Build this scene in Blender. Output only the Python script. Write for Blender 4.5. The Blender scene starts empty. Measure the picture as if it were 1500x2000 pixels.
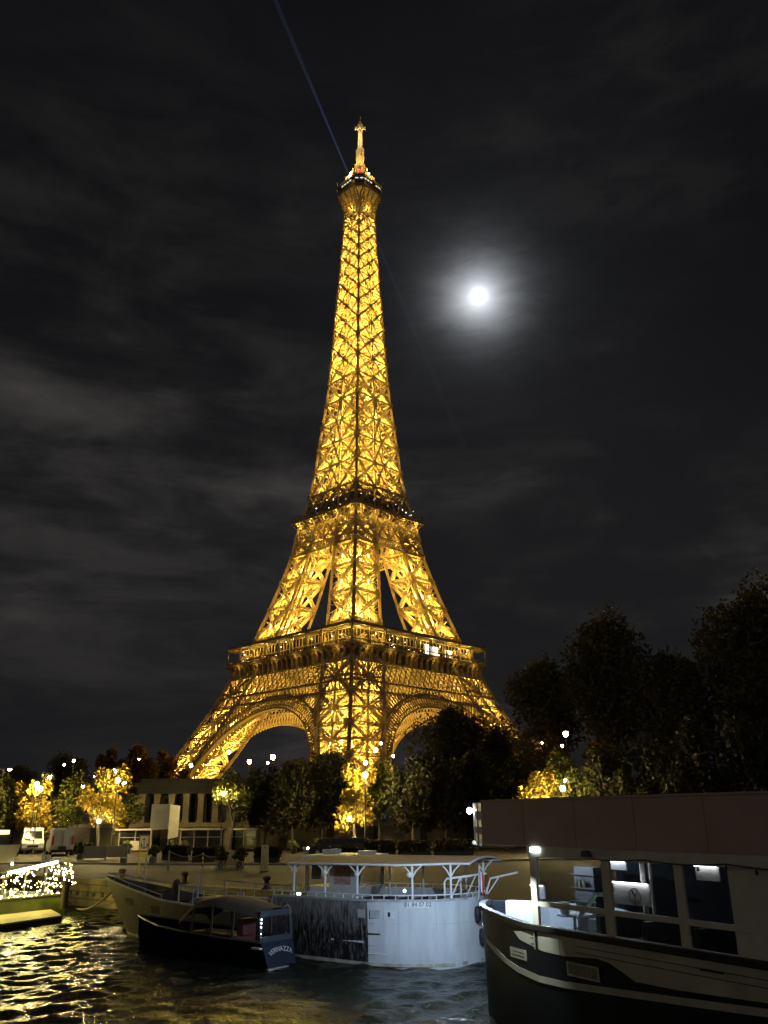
import bpy, math, random
import numpy as np
from mathutils import Vector, Matrix, noise

scene = bpy.context.scene
COL = scene.collection
R_ = math.radians
# ---------------------------------------------------------------- camera
CZ = 4.6
FPX, YAW, PITCH, ROLL = 1640.0, .0334, .3489, -.00472
_fh = Vector((math.sin(YAW), math.cos(YAW), 0)); _r = Vector((math.cos(YAW), -math.sin(YAW), 0))
_F = _fh * math.cos(PITCH) + Vector((0, 0, 1)) * math.sin(PITCH)
_u = -_fh * math.sin(PITCH) + Vector((0, 0, 1)) * math.cos(PITCH)
_R = _r * math.cos(ROLL) + _u * math.sin(ROLL); _U = _u * math.cos(ROLL) - _r * math.sin(ROLL)
cam = bpy.data.objects.new('camera', bpy.data.cameras.new('camera')); COL.objects.link(cam)
cam.matrix_world = Matrix(((_R.x, _U.x, -_F.x, 0), (_R.y, _U.y, -_F.y, 0), (_R.z, _U.z, -_F.z, CZ), (0, 0, 0, 1)))
cam.data.sensor_fit = 'VERTICAL'; cam.data.sensor_height = 36; cam.data.lens = 36 * FPX / 2000
cam.data.clip_start = .1; cam.data.clip_end = 9000
scene.camera = cam

def ray(px, py): return _F + _R * ((px - 750) / FPX) - _U * ((py - 1000) / FPX)
def at_z(px, py, z):
    d = ray(px, py); return Vector((0, 0, CZ)) + d * ((z - CZ) / d.z)
def at_y(px, py, y):
    d = ray(px, py); return Vector((0, 0, CZ)) + d * (y / d.y)

# ---------------------------------------------------------------- world: night sky with thin moonlit cloud
MOON = ray(935, 578).normalized()
w = bpy.data.worlds.new('World'); scene.world = w; w.use_nodes = True
nt = w.node_tree; N = nt.nodes; L = nt.links
for n_ in list(N): N.remove(n_)
def nd(t, tree=None, **kw):
    n = (tree or nt).nodes.new(t)
    for k, v in kw.items(): setattr(n, k, v)
    return n
def mth(op, a, b=None, tree=None, clamp=False):
    tr = tree or nt
    n = nd('ShaderNodeMath', tr, operation=op, use_clamp=clamp)
    for i, v in enumerate((a, b)):
        if v is None: continue
        if isinstance(v, (int, float)): n.inputs[i].default_value = v
        else: tr.links.new(v, n.inputs[i])
    return n.outputs[0]
tc = nd('ShaderNodeTexCoord'); DIR = tc.outputs['Generated']
def dot_(v):
    n = nd('ShaderNodeVectorMath', operation='DOT_PRODUCT'); L.new(DIR, n.inputs[0]); n.inputs[1].default_value = v; return n.outputs['Value']
def noise_(scale, detail, rough, sc=(1, 1, 1), rot=(0, 0, 0), dist=0.0):
    m = nd('ShaderNodeMapping'); m.inputs['Scale'].default_value = sc; m.inputs['Rotation'].default_value = rot; L.new(DIR, m.inputs[0])
    n = nd('ShaderNodeTexNoise'); n.inputs['Scale'].default_value = scale; n.inputs['Detail'].default_value = detail
    n.inputs['Roughness'].default_value = rough; n.inputs['Distortion'].default_value = dist
    L.new(m.outputs[0], n.inputs['Vector']); return n.outputs['Fac']
def ramp_(v, a, b, lo=0.0, hi=1.0):
    n = nd('ShaderNodeMapRange', interpolation_type='SMOOTHSTEP'); L.new(v, n.inputs[0])
    for i, x in enumerate((a, b, lo, hi)): n.inputs[i + 1].default_value = x
    return n.outputs[0]
md = mth('SUBTRACT', 1.0, dot_(MOON))                       # 1-cos(angle to the moon)
big = noise_(2.6, 5, .55, (1, 1, 2.6), (0, R_(-12), R_(20)), .4)
fine = noise_(9, 6, .6, (1, 1, 3.2), (0, R_(14), R_(20)), .5)
cl = mth('MULTIPLY', ramp_(big, .47, .74), mth('ADD', .1, mth('MULTIPLY', ramp_(fine, .3, .75), 1.2)))
low = ramp_(dot_((0, 0, 1)), .62, .25)                      # more cloud in the lower sky
cl = mth('MULTIPLY', cl, mth('ADD', .35, mth('MULTIPLY', low, .9)))
streak = noise_(22, 7, .62, (1, 1, 3.0), (0, R_(24), R_(35)), .8)
halo_n = mth('ADD', .15, mth('MULTIPLY', mth('ADD', fine, streak), .85))
def halo(sig, k): return mth('MULTIPLY', mth('POWER', 2.718, mth('MULTIPLY', md, -1.0 / sig)), k)
def bell(px, k): return halo((px / FPX) ** 2 / 2, k)
hal = mth('ADD', mth('ADD', bell(12, .9), bell(22, .38)), mth('ADD', bell(38, .55), mth('ADD', mth('MULTIPLY', bell(62, .36), halo_n), mth('MULTIPLY', mth('ADD', bell(110, .055), bell(330, .008)), halo_n))))
hal = mth('MULTIPLY', hal, .9)
LB3 = ray(200, 900).normalized()
bank = mth('MULTIPLY', mth('POWER', 2.718, mth('MULTIPLY', mth('SUBTRACT', 1.0, dot_(LB3)), -22.0)), ramp_(noise_(4.5, 6, .58, (1, 1, 3.4), (0, R_(8), R_(70)), .5), .34, .72))
cl = mth('ADD', cl, mth('MULTIPLY', bank, 1.25))
city = ramp_(dot_((0, -1, -.1)), -.2, .9, 0, .088)          # glow of the city on the far bank
def tint(v, c):
    n = nd('ShaderNodeVectorMath', operation='SCALE'); n.inputs[0].default_value = c; L.new(v, n.inputs['Scale']); return n.outputs[0]
def vadd(a, b):
    n = nd('ShaderNodeVectorMath', operation='ADD'); L.new(a, n.inputs[0]); L.new(b, n.inputs[1]); return n.outputs[0]
base = nd('ShaderNodeCombineXYZ'); base.inputs[0].default_value, base.inputs[1].default_value, base.inputs[2].default_value = .0050, .0051, .0062
skyc = vadd(vadd(vadd(base.outputs[0], tint(low, (.0052, .0049, .0050))), tint(cl, (.0195, .0175, .0155))), vadd(tint(hal, (.88, .93, 1.0)), tint(city, (1.0, .88, .75))))
bg = nd('ShaderNodeBackground'); L.new(skyc, bg.inputs['Color']); bg.inputs['Strength'].default_value = 1.0
wo = nd('ShaderNodeOutputWorld'); L.new(bg.outputs[0], wo.inputs['Surface'])

# moonlight: the one sun lamp
sun = bpy.data.lights.new('moonlight', 'SUN'); sun.energy = .03; sun.angle = R_(.5); sun.color = (.8, .88, 1)
so = bpy.data.objects.new('moonlight', sun); COL.objects.link(so); so.rotation_euler = (-MOON).to_track_quat('-Z', 'Y').to_euler()
scene.view_settings.view_transform = 'Standard'; scene.view_settings.look = 'None'
scene.view_settings.exposure = 0; scene.view_settings.gamma = 1
cy = scene.cycles
cy.max_bounces = 6; cy.diffuse_bounces = 2; cy.glossy_bounces = 3; cy.transmission_bounces = 4; cy.transparent_max_bounces = 12
cy.caustics_reflective = False; cy.caustics_refractive = False; cy.sample_clamp_indirect = 4; cy.use_denoising = True

# ---------------------------------------------------------------- materials
MATS = {}
def mat(name, col, rough=.6, metal=0.0, emit=None, strength=0.0, var=.25, vscale=3.0, bump=0.0, bscale=20.0, spec=.5, alpha=None, coords='Object', noise_sc=(1, 1, 1)):
    if name in MATS: return MATS[name]
    m = bpy.data.materials.new(name); m.use_nodes = True; t = m.node_tree
    b = t.nodes['Principled BSDF']; b.inputs['Roughness'].default_value = rough; b.inputs['Metallic'].default_value = metal
    b.inputs['Specular IOR Level'].default_value = spec
    b.inputs['Base Color'].default_value = (*col, 1)
    tcn = nd('ShaderNodeTexCoord', t); mp = nd('ShaderNodeMapping', t); mp.inputs['Scale'].default_value = noise_sc
    t.links.new(tcn.outputs[coords], mp.inputs[0])
    if var:
        nz = nd('ShaderNodeTexNoise', t); nz.inputs['Scale'].default_value = vscale; nz.inputs['Detail'].default_value = 6; nz.inputs['Roughness'].default_value = .65
        t.links.new(mp.outputs[0], nz.inputs['Vector'])
        rp = nd('ShaderNodeMapRange', t); rp.inputs[1].default_value = .3; rp.inputs[2].default_value = .7
        rp.inputs[3].default_value = 1 - var; rp.inputs[4].default_value = 1 + var; t.links.new(nz.outputs['Fac'], rp.inputs[0])
        sc = nd('ShaderNodeVectorMath', t, operation='SCALE'); sc.inputs[0].default_value = col; t.links.new(rp.outputs[0], sc.inputs['Scale'])
        t.links.new(sc.outputs[0], b.inputs['Base Color'])
        rr = nd('ShaderNodeMapRange', t); rr.inputs[3].default_value = max(.02, rough - .12); rr.inputs[4].default_value = min(1, rough + .12)
        t.links.new(nz.outputs['Fac'], rr.inputs[0]); t.links.new(rr.outputs[0], b.inputs['Roughness'])
    if bump:
        n2 = nd('ShaderNodeTexNoise', t); n2.inputs['Scale'].default_value = bscale; n2.inputs['Detail'].default_value = 5
        t.links.new(mp.outputs[0], n2.inputs['Vector']); bp = nd('ShaderNodeBump', t); bp.inputs['Strength'].default_value = bump; bp.inputs['Distance'].default_value = .05
        t.links.new(n2.outputs['Fac'], bp.inputs['Height']); t.links.new(bp.outputs[0], b.inputs['Normal'])
    if emit:
        b.inputs['Emission Color'].default_value = (*emit, 1); b.inputs['Emission Strength'].default_value = strength
    if alpha is not None: b.inputs['Alpha'].default_value = alpha
    MATS[name] = m; return m

def glass(name, col=(.9, .95, 1), a=.14, rough=.02):
    if name in MATS: return MATS[name]
    m = bpy.data.materials.new(name); m.use_nodes = True; t = m.node_tree
    for n in list(t.nodes): t.nodes.remove(n)
    tr = nd('ShaderNodeBsdfTransparent', t); tr.inputs[0].default_value = (*[1 - a * (1 - c) - .1 for c in col], 1)
    gl = nd('ShaderNodeBsdfGlossy', t); gl.inputs['Roughness'].default_value = rough; gl.inputs[0].default_value = (.9, .95, 1, 1)
    fr = nd('ShaderNodeLayerWeight', t); fr.inputs[0].default_value = .25
    mx = nd('ShaderNodeMixShader', t); mn = mth('ADD', mth('MULTIPLY', fr.outputs['Fresnel'], .6, t), .03, t)
    t.links.new(mn, mx.inputs[0]); t.links.new(tr.outputs[0], mx.inputs[1]); t.links.new(gl.outputs[0], mx.inputs[2])
    o = nd('ShaderNodeOutputMaterial', t); t.links.new(mx.outputs[0], o.inputs[0]); MATS[name] = m; return m

def leafmat(name, c1, c2, scale=.8):
    if name in MATS: return MATS[name]
    m = bpy.data.materials.new(name); m.use_nodes = True; t = m.node_tree; b = t.nodes['Principled BSDF']
    tcn = nd('ShaderNodeTexCoord', t); nz = nd('ShaderNodeTexNoise', t); nz.inputs['Scale'].default_value = scale; nz.inputs['Detail'].default_value = 8; nz.inputs['Roughness'].default_value = .75
    t.links.new(tcn.outputs['Object'], nz.inputs['Vector'])
    rp = nd('ShaderNodeValToRGB', t); rp.color_ramp.elements[0].position = .35; rp.color_ramp.elements[1].position = .65
    rp.color_ramp.elements[0].color = (*c1, 1); rp.color_ramp.elements[1].color = (*c2, 1)
    t.links.new(nz.outputs['Fac'], rp.inputs[0]); t.links.new(rp.outputs[0], b.inputs['Base Color'])
    b.inputs['Roughness'].default_value = .55; b.inputs['Specular IOR Level'].default_value = .3
    tl = nd('ShaderNodeBsdfTranslucent', t); t.links.new(rp.outputs[0], tl.inputs[0])
    mx = nd('ShaderNodeMixShader', t); mx.inputs[0].default_value = .35
    o = t.nodes['Material Output']; t.links.new(b.outputs[0], mx.inputs[1]); t.links.new(tl.outputs[0], mx.inputs[2]); t.links.new(mx.outputs[0], o.inputs[0])
    MATS[name] = m; return m

# ---------------------------------------------------------------- mesh helper
class MB:
    def __init__(s): s.v = []; s.f = []
    def add(s, vs, fs):
        o = len(s.v); s.v.extend([tuple(x) for x in vs]); s.f.extend([tuple(i + o for i in f) for f in fs]); return s
    def box(s, lo, hi):
        x0, y0, z0 = lo; x1, y1, z1 = hi
        return s.add([(x0, y0, z0), (x1, y0, z0), (x1, y1, z0), (x0, y1, z0), (x0, y0, z1), (x1, y0, z1), (x1, y1, z1), (x0, y1, z1)],
                     [(0, 3, 2, 1), (4, 5, 6, 7), (0, 1, 5, 4), (1, 2, 6, 5), (2, 3, 7, 6), (3, 0, 4, 7)])
    def beam(s, p, q, w_, d_, n=(0, 0, 1)):
        p = Vector(p); q = Vector(q); a = q - p
        if a.length < 1e-6: return s
        a.normalize(); n = Vector(n); sd = a.cross(n)
        if sd.length < 1e-4: sd = a.cross(Vector((1, 0, 0)) if abs(a.x) < .9 else Vector((0, 1, 0)))
        sd.normalize(); nn = sd.cross(a); sd = sd * (w_ / 2); nn = nn * (d_ / 2)
        return s.add([p - sd - nn, p + sd - nn, p + sd + nn, p - sd + nn, q - sd - nn, q + sd - nn, q + sd + nn, q - sd + nn],
                     [(0, 3, 2, 1), (4, 5, 6, 7), (0, 1, 5, 4), (1, 2, 6, 5), (2, 3, 7, 6), (3, 0, 4, 7)])
    def girder(s, p, q, w_, d_, n, t=.24, pitch=1.25):
        """lattice girder: four angle rails and zigzag lacing on its two wide faces"""
        p = Vector(p); q = Vector(q); a = q - p; ln = a.length; a.normalize(); n = Vector(n)
        sd = a.cross(n).normalized(); nn = sd.cross(a)
        for i in (-1, 1):
            for j in (-1, 1):
                o = sd * (i * (w_ - t) / 2) + nn * (j * (d_ - t) / 2)
                s.beam(p + o, q + o, t, t, n)
        k = max(2, int(ln / (w_ * pitch)))
        for j in (-1, 1):
            for m_ in range(k):
                sg = 1 if m_ % 2 else -1
                o = nn * (j * (d_ - t) / 2)
                s.beam(p + a * (ln * m_ / k) + sd * (sg * (w_ - t) / 2) + o, p + a * (ln * (m_ + 1) / k) - sd * (sg * (w_ - t) / 2) + o, t * .9, t * .5, n)
        return s
    def tube(s, pts, r, seg=8, cap=True):
        pts = [Vector(p) for p in pts]; n = len(pts); rs = r if isinstance(r, (list, tuple)) else [r] * n
        up = None; rings = []
        for i, p in enumerate(pts):
            a = (pts[min(i + 1, n - 1)] - pts[max(i - 1, 0)]).normalized()
            if up is None: up = a.orthogonal().normalized()
            up = (up - a * up.dot(a)).normalized(); v = a.cross(up)
            rings.append([p + (up * math.cos(2 * math.pi * k / seg) + v * math.sin(2 * math.pi * k / seg)) * rs[i] for k in range(seg)])
        vs = [x for rg in rings for x in rg]; fs = []
        for i in range(n - 1):
            for k in range(seg): fs.append((i * seg + k, i * seg + (k + 1) % seg, (i + 1) * seg + (k + 1) % seg, (i + 1) * seg + k))
        if cap: fs += [tuple(range(seg - 1, -1, -1)), tuple(range((n - 1) * seg, n * seg))]
        return s.add(vs, fs)
    def lathe(s, prof, seg=12, c=(0, 0, 0), cap=True):
        vs = []; fs = []; n = len(prof)
        for r, z in prof:
            for k in range(seg):
                a = 2 * math.pi * (k + .5) / seg; vs.append((c[0] + r * math.cos(a), c[1] + r * math.sin(a), c[2] + z))
        for i in range(n - 1):
            for k in range(seg): fs.append((i * seg + k, i * seg + (k + 1) % seg, (i + 1) * seg + (k + 1) % seg, (i + 1) * seg + k))
        if cap: fs += [tuple(range(seg - 1, -1, -1)), tuple(range((n - 1) * seg, n * seg))]
        return s.add(vs, fs)
    def ball(s, c, r, seg=10, rings=6):
        return s.lathe([(max(.001, r * math.sin(math.pi * i / rings)), -r * math.cos(math.pi * i / rings)) for i in range(rings + 1)], seg, c, False)
    def prism(s, poly, d):
        """extrude a closed 3-D polygon by vector d"""
        n = len(poly); P = [Vector(p) for p in poly]; d = Vector(d)
        return s.add(P + [p + d for p in P], [tuple(range(n - 1, -1, -1)), tuple(range(n, 2 * n))] + [(i, (i + 1) % n, n + (i + 1) % n, n + i) for i in range(n)])
    def quad(s, a, b, c, d): return s.add([a, b, c, d], [(0, 1, 2, 3)])
    def build(s, name, m, parent=None, smooth=False, loc=None, rotz=None):
        me = bpy.data.meshes.new(name); me.from_pydata(s.v, [], s.f); me.update()
        if m: me.materials.append(m)
        if smooth:
            me.polygons.foreach_set('use_smooth', [True] * len(me.polygons))
            if smooth == 'auto': me.set_sharp_from_angle(angle=R_(38))
        o = bpy.data.objects.new(name, me); COL.objects.link(o)
        if parent: o.parent = parent
        if loc is not None: o.location = loc
        if rotz is not None: o.rotation_euler = (0, 0, rotz)
        return o

def thing(name, label, cat, loc=(0, 0, 0), rotz=0.0, group=None):
    o = bpy.data.objects.new(name, None); COL.objects.link(o); o.location = loc; o.rotation_euler = (0, 0, rotz)
    o['label'] = label; o['category'] = cat
    if group: o['group'] = group
    return o
def tag(o, label, cat, group=None):
    o['label'] = label; o['category'] = cat
    if group: o['group'] = group
    return o
def struct(o): o['kind'] = 'structure'; return o
def copy_tree(o, parent=None):
    c = o.copy(); COL.objects.link(c)
    if parent: c.parent = parent
    for ch in [x for x in o.children]: copy_tree(ch, c)
    return c
def pt_light(name, loc, power, col, parent=None, r=.3):
    l = bpy.data.lights.new(name, 'POINT'); l.energy = power; l.color = col; l.shadow_soft_size = r
    o = bpy.data.objects.new(name, l); COL.objects.link(o); o.location = loc
    if parent: o.parent = parent
    return o
def letters(name, txt, size, m, parent, mtx, arc=0.0, extrude=.004):
    cu = bpy.data.curves.new(name, 'FONT'); cu.body = txt; cu.size = size; cu.extrude = extrude; cu.align_x = 'CENTER'; cu.align_y = 'CENTER'
    tmp = bpy.data.objects.new(name + '_curve', cu); COL.objects.link(tmp)
    bpy.context.view_layer.update()
    me = bpy.data.meshes.new_from_object(tmp.evaluated_get(bpy.context.evaluated_depsgraph_get()))
    bpy.data.objects.remove(tmp); bpy.data.curves.remove(cu)
    if arc:
        for v in me.vertices:
            a = v.co.x / arc; rr = arc + v.co.y
            v.co.x = rr * math.sin(a); v.co.y = rr * math.cos(a) - arc
    me.materials.clear(); me.materials.append(m)
    o = bpy.data.objects.new(name, me); COL.objects.link(o); o.parent = parent; o.matrix_local = mtx; return o
def frame(o, x, y):
    """matrix with given origin, x and y axes"""
    x = Vector(x).normalized(); y = Vector(y); y = (y - x * y.dot(x)).normalized(); z = x.cross(y)
    return Matrix(((x.x, y.x, z.x, o[0]), (x.y, y.y, z.y, o[1]), (x.z, y.z, z.z, o[2]), (0, 0, 0, 1)))

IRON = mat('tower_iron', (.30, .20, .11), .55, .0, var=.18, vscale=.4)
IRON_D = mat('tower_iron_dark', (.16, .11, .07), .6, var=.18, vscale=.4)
STEEL_W = mat('white_painted_steel', (.72, .73, .74), .4, var=.08, vscale=2)
BLACK = mat('black_rubber', (.012, .012, .013), .6, var=.2)
GOLD = (1.0, .70, .11)
# ================================================================ THE TOWER
TZ = [0, 18, 29, 42, 52, 58, 70, 96, 102.4, 113, 128, 137, 147, 158, 168.5, 180, 195.6, 208.7, 219.4, 232, 243.7, 255, 267, 276]
TWd = [62.4, 50, 44.5, 38, 34.2, 32.2, 27, 19.9, 18.45, 17, 13.8, 12.65, 11.9, 10.9, 9.85, 9.0, 8.35, 7.75, 7.3, 6.65, 6.1, 5.6, 5.07, 4.8]
def TW(z): return float(np.interp(z, TZ, TWd))
def TLg(z): return float(np.interp(z, [0, 50, 67, 102, 115, 181, 182], [15.6, 14.8, 13.6, 11.4, 10.4, 9.0, 9.0]))
T0 = Vector((0, 325.37, 2.14)); TROT = R_(45) - .03148
tower = thing('lattice_tower', 'towering wrought iron lattice tower on four splayed legs, lit golden from within', 'tower', T0, TROT)
rnd = random.Random(4)
LEGZ = [0, 10, 20, 29.8, 40.7, 52, 58, 67.2, 79.3, 90.6, 101, 108.5, 115.6]

def fan(m, a0, b0, a1, b1, n, t=.2):
    """thin secondary bars fanning from the middle of a panel"""
    c = (a0 + b0 + a1 + b1) / 4
    for f in (.25, .5, .75):
        for (p, q) in ((a0, b0), (a1, b1)): m.beam(c, p.lerp(q, f), t, t, n)
    for f in (.33, .67):
        for (p, q) in ((a0, a1), (b0, b1)): m.beam(c, p.lerp(q, f), t, t, n)
def sub(m, a0, b0, a1, b1, n, t=.16):
    """fine secondary diamond lacing inside a panel"""
    for i in range(4):
        f0, f1 = i / 4, (i + 1) / 4
        l0, l1, r0, r1 = a0.lerp(a1, f0), a0.lerp(a1, f1), b0.lerp(b1, f0), b0.lerp(b1, f1)
        mid0, mid1 = l0.lerp(r0, .5), l1.lerp(r1, .5)
        m.beam(l0, mid1, t, t, n); m.beam(mid1, r0, t, t, n); m.beam(l1, r1, t, t, n)

# one leg (+,+), copied round the four corners
def leg_pts(z):
    w_, l_ = TW(z), TLg(z)
    return [Vector((w_, w_, z)), Vector((w_ - l_, w_, z)), Vector((w_ - l_, w_ - l_, z)), Vector((w_, w_ - l_, z))]
leg_m = MB(); chords = [MB() for _ in range(4)]
NRM = [Vector((0, 1, .3)), Vector((-1, 0, -.3)), Vector((0, -1, -.3)), Vector((1, 0, .3))]
for i in range(len(LEGZ) - 1):
    P0, P1 = leg_pts(LEGZ[i]), leg_pts(LEGZ[i + 1])
    big = LEGZ[i] < 50
    for k in range(4):
        t = 1.15 if k == 0 else .95
        chords[k].beam(P0[k], P1[k], t, t, (1, 1, 0))
        a0, b0, a1, b1 = P0[k], P0[(k + 1) % 4], P1[k], P1[(k + 1) % 4]; n = NRM[k]
        inset = (P0[0] + P0[2]) / 2
        leg_m.girder(a0, b1, 1.25, .8, n, .3); leg_m.girder(b0, a1, 1.25, .8, n, .3)
        leg_m.girder(a1, b1, 1.3, .8, n, .32, .8)
        if k in (0, 3): fan(leg_m, a0, b0, a1, b1, n, .22)
        if big and k in (0, 3):
            ma, mb = a0.lerp(a1, .5), b0.lerp(b1, .5)
            leg_m.girder(ma, mb, .8, .6, n, .25, .8); leg_m.girder((a0 + b0) / 2, (a1 + b1) / 2, .8, .6, n, .25, .8)
    leg_m.girder(P1[0], P1[2], .8, .8, (0, 0, 1)); leg_m.girder(P1[1], P1[3], .8, .8, (0, 0, 1))
    for k in range(5):                                         # stairs, lift rails and inner struts
        u0, v0, u1, v1 = [rnd.uniform(.15, .85) for _ in range(4)]
        q = lambda P, u, v: P[0].lerp(P[1], u).lerp(P[3].lerp(P[2], u), v)
        leg_m.beam(q(P0, u0, v0), q(P1, u1, v1), .35, .25, (0, 0, 1))
    for u in (.36, .64):
        leg_m.girder(q(P0, u, .36), q(P1, u, .36), .7, .5, (1, 0, 0), .2); leg_m.girder(q(P0, u, .64), q(P1, u, .64), .7, .5, (0, 1, 0), .2)
for z in LEGZ[1:]:
    p = leg_pts(z)[0]; chords[0].box((p.x - .95, p.y - .95, z - .9), (p.x + .68, p.y + .68, z + .9))
legs = []
for k in range(4):
    if k == 0:
        e = leg_m.build('leg', IRON, tower); 
        for c_m in chords: c_m.build('chord', IRON, e)
        legs.append(e)
    else:
        e = copy_tree(legs[0], tower); e.rotation_euler = (0, 0, k * math.pi / 2)
del leg_m

# lattice belts, spandrel and arch: one face (y = +w outwards), copied to four faces
def fp(u, z, out=0.0): return Vector((u, TW(z) + out, z))
def belt(m, z0, z1, step, t, out=.15, edge=.5):
    w0, w1 = TW(z0), TW(z1); n = (0, 1, .3); h = z1 - z0
    m.beam(fp(-w0, z0, out), fp(w0, z0, out), edge, .6, n); m.beam(fp(-w1, z1, out), fp(w1, z1, out), edge, .6, n)
    k = int(2 * w1 / step)
    for i in range(-1, k + 2):
        for sg in (1, -1):
            u0 = -w1 + i * step; u1 = u0 + sg * h * .75
            f0, f1 = 0.0, 1.0
            lim = w1
            if u1 > lim: f1 = (lim - u0) / (u1 - u0) if u1 != u0 else 1
            if u1 < -lim: f1 = (-lim - u0) / (u1 - u0)
            if abs(u0) > lim + .01 or f1 <= 0: continue
            za, zb = z0, z0 + h * min(1, f1)
            m.beam(fp(u0, za, out), fp(u0 + (u1 - u0) * min(1, f1), zb, out), t, .25, n)
fa = MB()
belt(fa, 44.7, 51.8, 2.5, .34); belt(fa, 41.2, 44.7, 1.7, .26)
for u in np.linspace(-34, 34, 18): fa.beam(fp(u, 44.7, .1), fp(u, 51.8, .1), .3, .3, (0, 1, 0))
fb = MB(); belt(fb, 100.8, 104.2, 1.3, .22)
for z0, z1 in ((104.2, 113.0),):
    w_ = TW(108)
    for i in range(4):
        us = [-w_, -w_ + TLg(108), 0, w_ - TLg(108), w_]
        a0, b0, a1, b1 = fp(us[i], z0), fp(us[i + 1], z0), fp(us[i], z1), fp(us[i + 1], z1)
        fb.girder(a0, b1, .9, .5, (0, 1, .2), .25); fb.girder(b0, a1, .9, .5, (0, 1, .2), .25); sub(fb, a0, b0, a1, b1, (0, 1, .2))
        fb.beam(b0, b1, .6, .6, (0, 1, 0))
fb.girder(fp(-TW(104), 104, -3), fp(TW(104), 104, -3), 2.2, 1.5, (0, 1, 0), .35)
ar = MB(); rim = MB()
RI, RO, ZC = 36.2, 40.6, 2.0
ths = np.linspace(R_(14), R_(166), 78)
def apt(r, th, out): 
    z = ZC + r * math.sin(th); return Vector((r * math.cos(th), TW(z) + out, z))
for i in range(len(ths) - 1):
    a, b = ths[i], ths[i + 1]
    zq = ZC + RI * math.sin(a)
    if abs(RI * math.cos(a)) > TW(zq) - TLg(zq) + .8: continue
    for r, t, d in ((RI, .5, 1.7), (RO, .5, 1.0)):
        m_ = rim if r == RI else ar
        p0, p1 = apt(r, a, 0), apt(r, b, 0)
        rad = Vector((math.cos((a + b) / 2), 0, math.sin((a + b) / 2)))
        off = Vector((0, -d / 2 + .3, 0))
        m_.beam(p0 + off, p1 + off, d, t, rad)
    ar.beam(apt(RI, a, 0), apt(RO, a, 0), .42, .4, (0, 1, 0))
    ar.beam(apt(RI + 1.2, a, 0), apt(RI + 1.2, b, 0), .25, .3, (0, 1, 0)); ar.beam(apt(RO - 1.2, a, 0), apt(RO - 1.2, b, 0), .25, .3, (0, 1, 0))
    ar.beam(apt(RI, a, -4), apt(RO, b, -4), .4, .4, (0, 1, 0)); ar.beam(apt(RI, b, -4), apt(RO, a, -4), .4, .4, (0, 1, 0))
    # spandrel struts up to the belt
    zt = ZC + RO * math.sin(a)
    u = RO * math.cos(a)
    if zt < 40.6 and abs(u) < TW(zt) - TLg(zt) + 1: 
        dirv = Vector((math.cos(a), 0, math.sin(a)))
        k = min((40.9 - zt) / max(.05, math.sin(a)), 5.5)
        ar.beam(apt(RO, a, 0), apt(RO + k, a, 0), .5, .5, (0, 1, 0))
        ar.beam(apt(RO + k, a, 0), apt(RO + k, b, 0), .4, .4, (0, 1, 0))
for k in range(4):
    if k == 0:
        f0 = fa.build('lattice_belt', IRON, tower); f1 = fb.build('lattice_band', IRON, tower); a0_ = ar.build('arch', IRON, tower); r0_ = rim.build('soffit', IRON, a0_)
    else:
        for src in (f0, f1, a0_):
            c = copy_tree(src, tower); c.rotation_euler = (0, 0, k * math.pi / 2)
del fa, ar

# first platform
pl = MB()
def ring(m, w_o, w_i, z0, z1):
    m.box((-w_o, -w_o, z0), (w_o, -w_i, z1)); m.box((-w_o, w_i, z0), (w_o, w_o, z1)); m.box((-w_o, -w_i, z0), (-w_i, w_i, z1)); m.box((w_i, -w_i, z0), (w_o, w_i, z1))
ring(pl, 35.2, 15, 56.4, 57.2); ring(pl, 33.2, 32.6, 51.9, 56.4)
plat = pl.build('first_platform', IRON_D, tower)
co = MB(); cor = MB(); ral = MB(); inn = MB()
ring(cor, 35.75, 34.9, 56.75, 57.55); ring(cor, 33.75, 33.2, 51.7, 52.4)
for k in range(4):
    rot = Matrix.Rotation(k * math.pi / 2, 3, 'Z')
    def rp(x, y, z): return rot @ Vector((x, y, z))
    for u in np.linspace(-33.6, 33.6, 25):
        pr = [(u - .35, 33.2, 52.4), (u - .35, 34.0, 52.6), (u - .35, 34.1, 54.6), (u - .35, 35.3, 56.5), (u - .35, 33.2, 56.5)]
        co.prism([rp(*p) for p in pr], rot @ Vector((.7, 0, 0)))
        co.tube([rp(u, 34.35, 52.4), rp(u, 34.35, 54.8)], .22, 6)
        if u < 33:
            c_ = u + 1.4
            for i in range(6):
                a, b = math.pi * i / 6, math.pi * (i + 1) / 6
                co.beam(rp(c_ - 1.1 * math.cos(a), 34.6, 55.2 + 1.0 * math.sin(a)), rp(c_ - 1.1 * math.cos(b), 34.6, 55.2 + 1.0 * math.sin(b)), .25, .35, rot @ Vector((0, 1, 0)))
    for i, u in enumerate(np.linspace(-35.2, 35.2, 10)):
        for du in ((-.45, .45) if 0 < i < 9 else (0,)):
            ral.beam(rp(u + du, 35.2, 57.5), rp(u + du, 35.2, 63.6), .32, .32, rot @ Vector((0, 1, 0)))
    for z, t in ((64.0, .75), (58.7, .22), (63.2, .2)): ral.beam(rp(-35.4, 35.2, z), rp(35.4, 35.2, z), t, .5, rot @ Vector((0, 1, 0)))
    for u in np.linspace(-35, 35, 60): ral.beam(rp(u, 35.25, 57.5), rp(u, 35.25, 58.7), .1, .1, rot @ Vector((0, 1, 0)))
    for u in np.linspace(-31, 31, 36): inn.beam(rp(u, 31.0, 57.2), rp(u, 31.0, 63.6), .22, .2, rot @ Vector((0, 1, 0)))
    for z in (60.3, 63.5): inn.beam(rp(-31, 31.0, z), rp(31, 31.0, z), .3, .2, rot @ Vector((0, 1, 0)))
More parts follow.
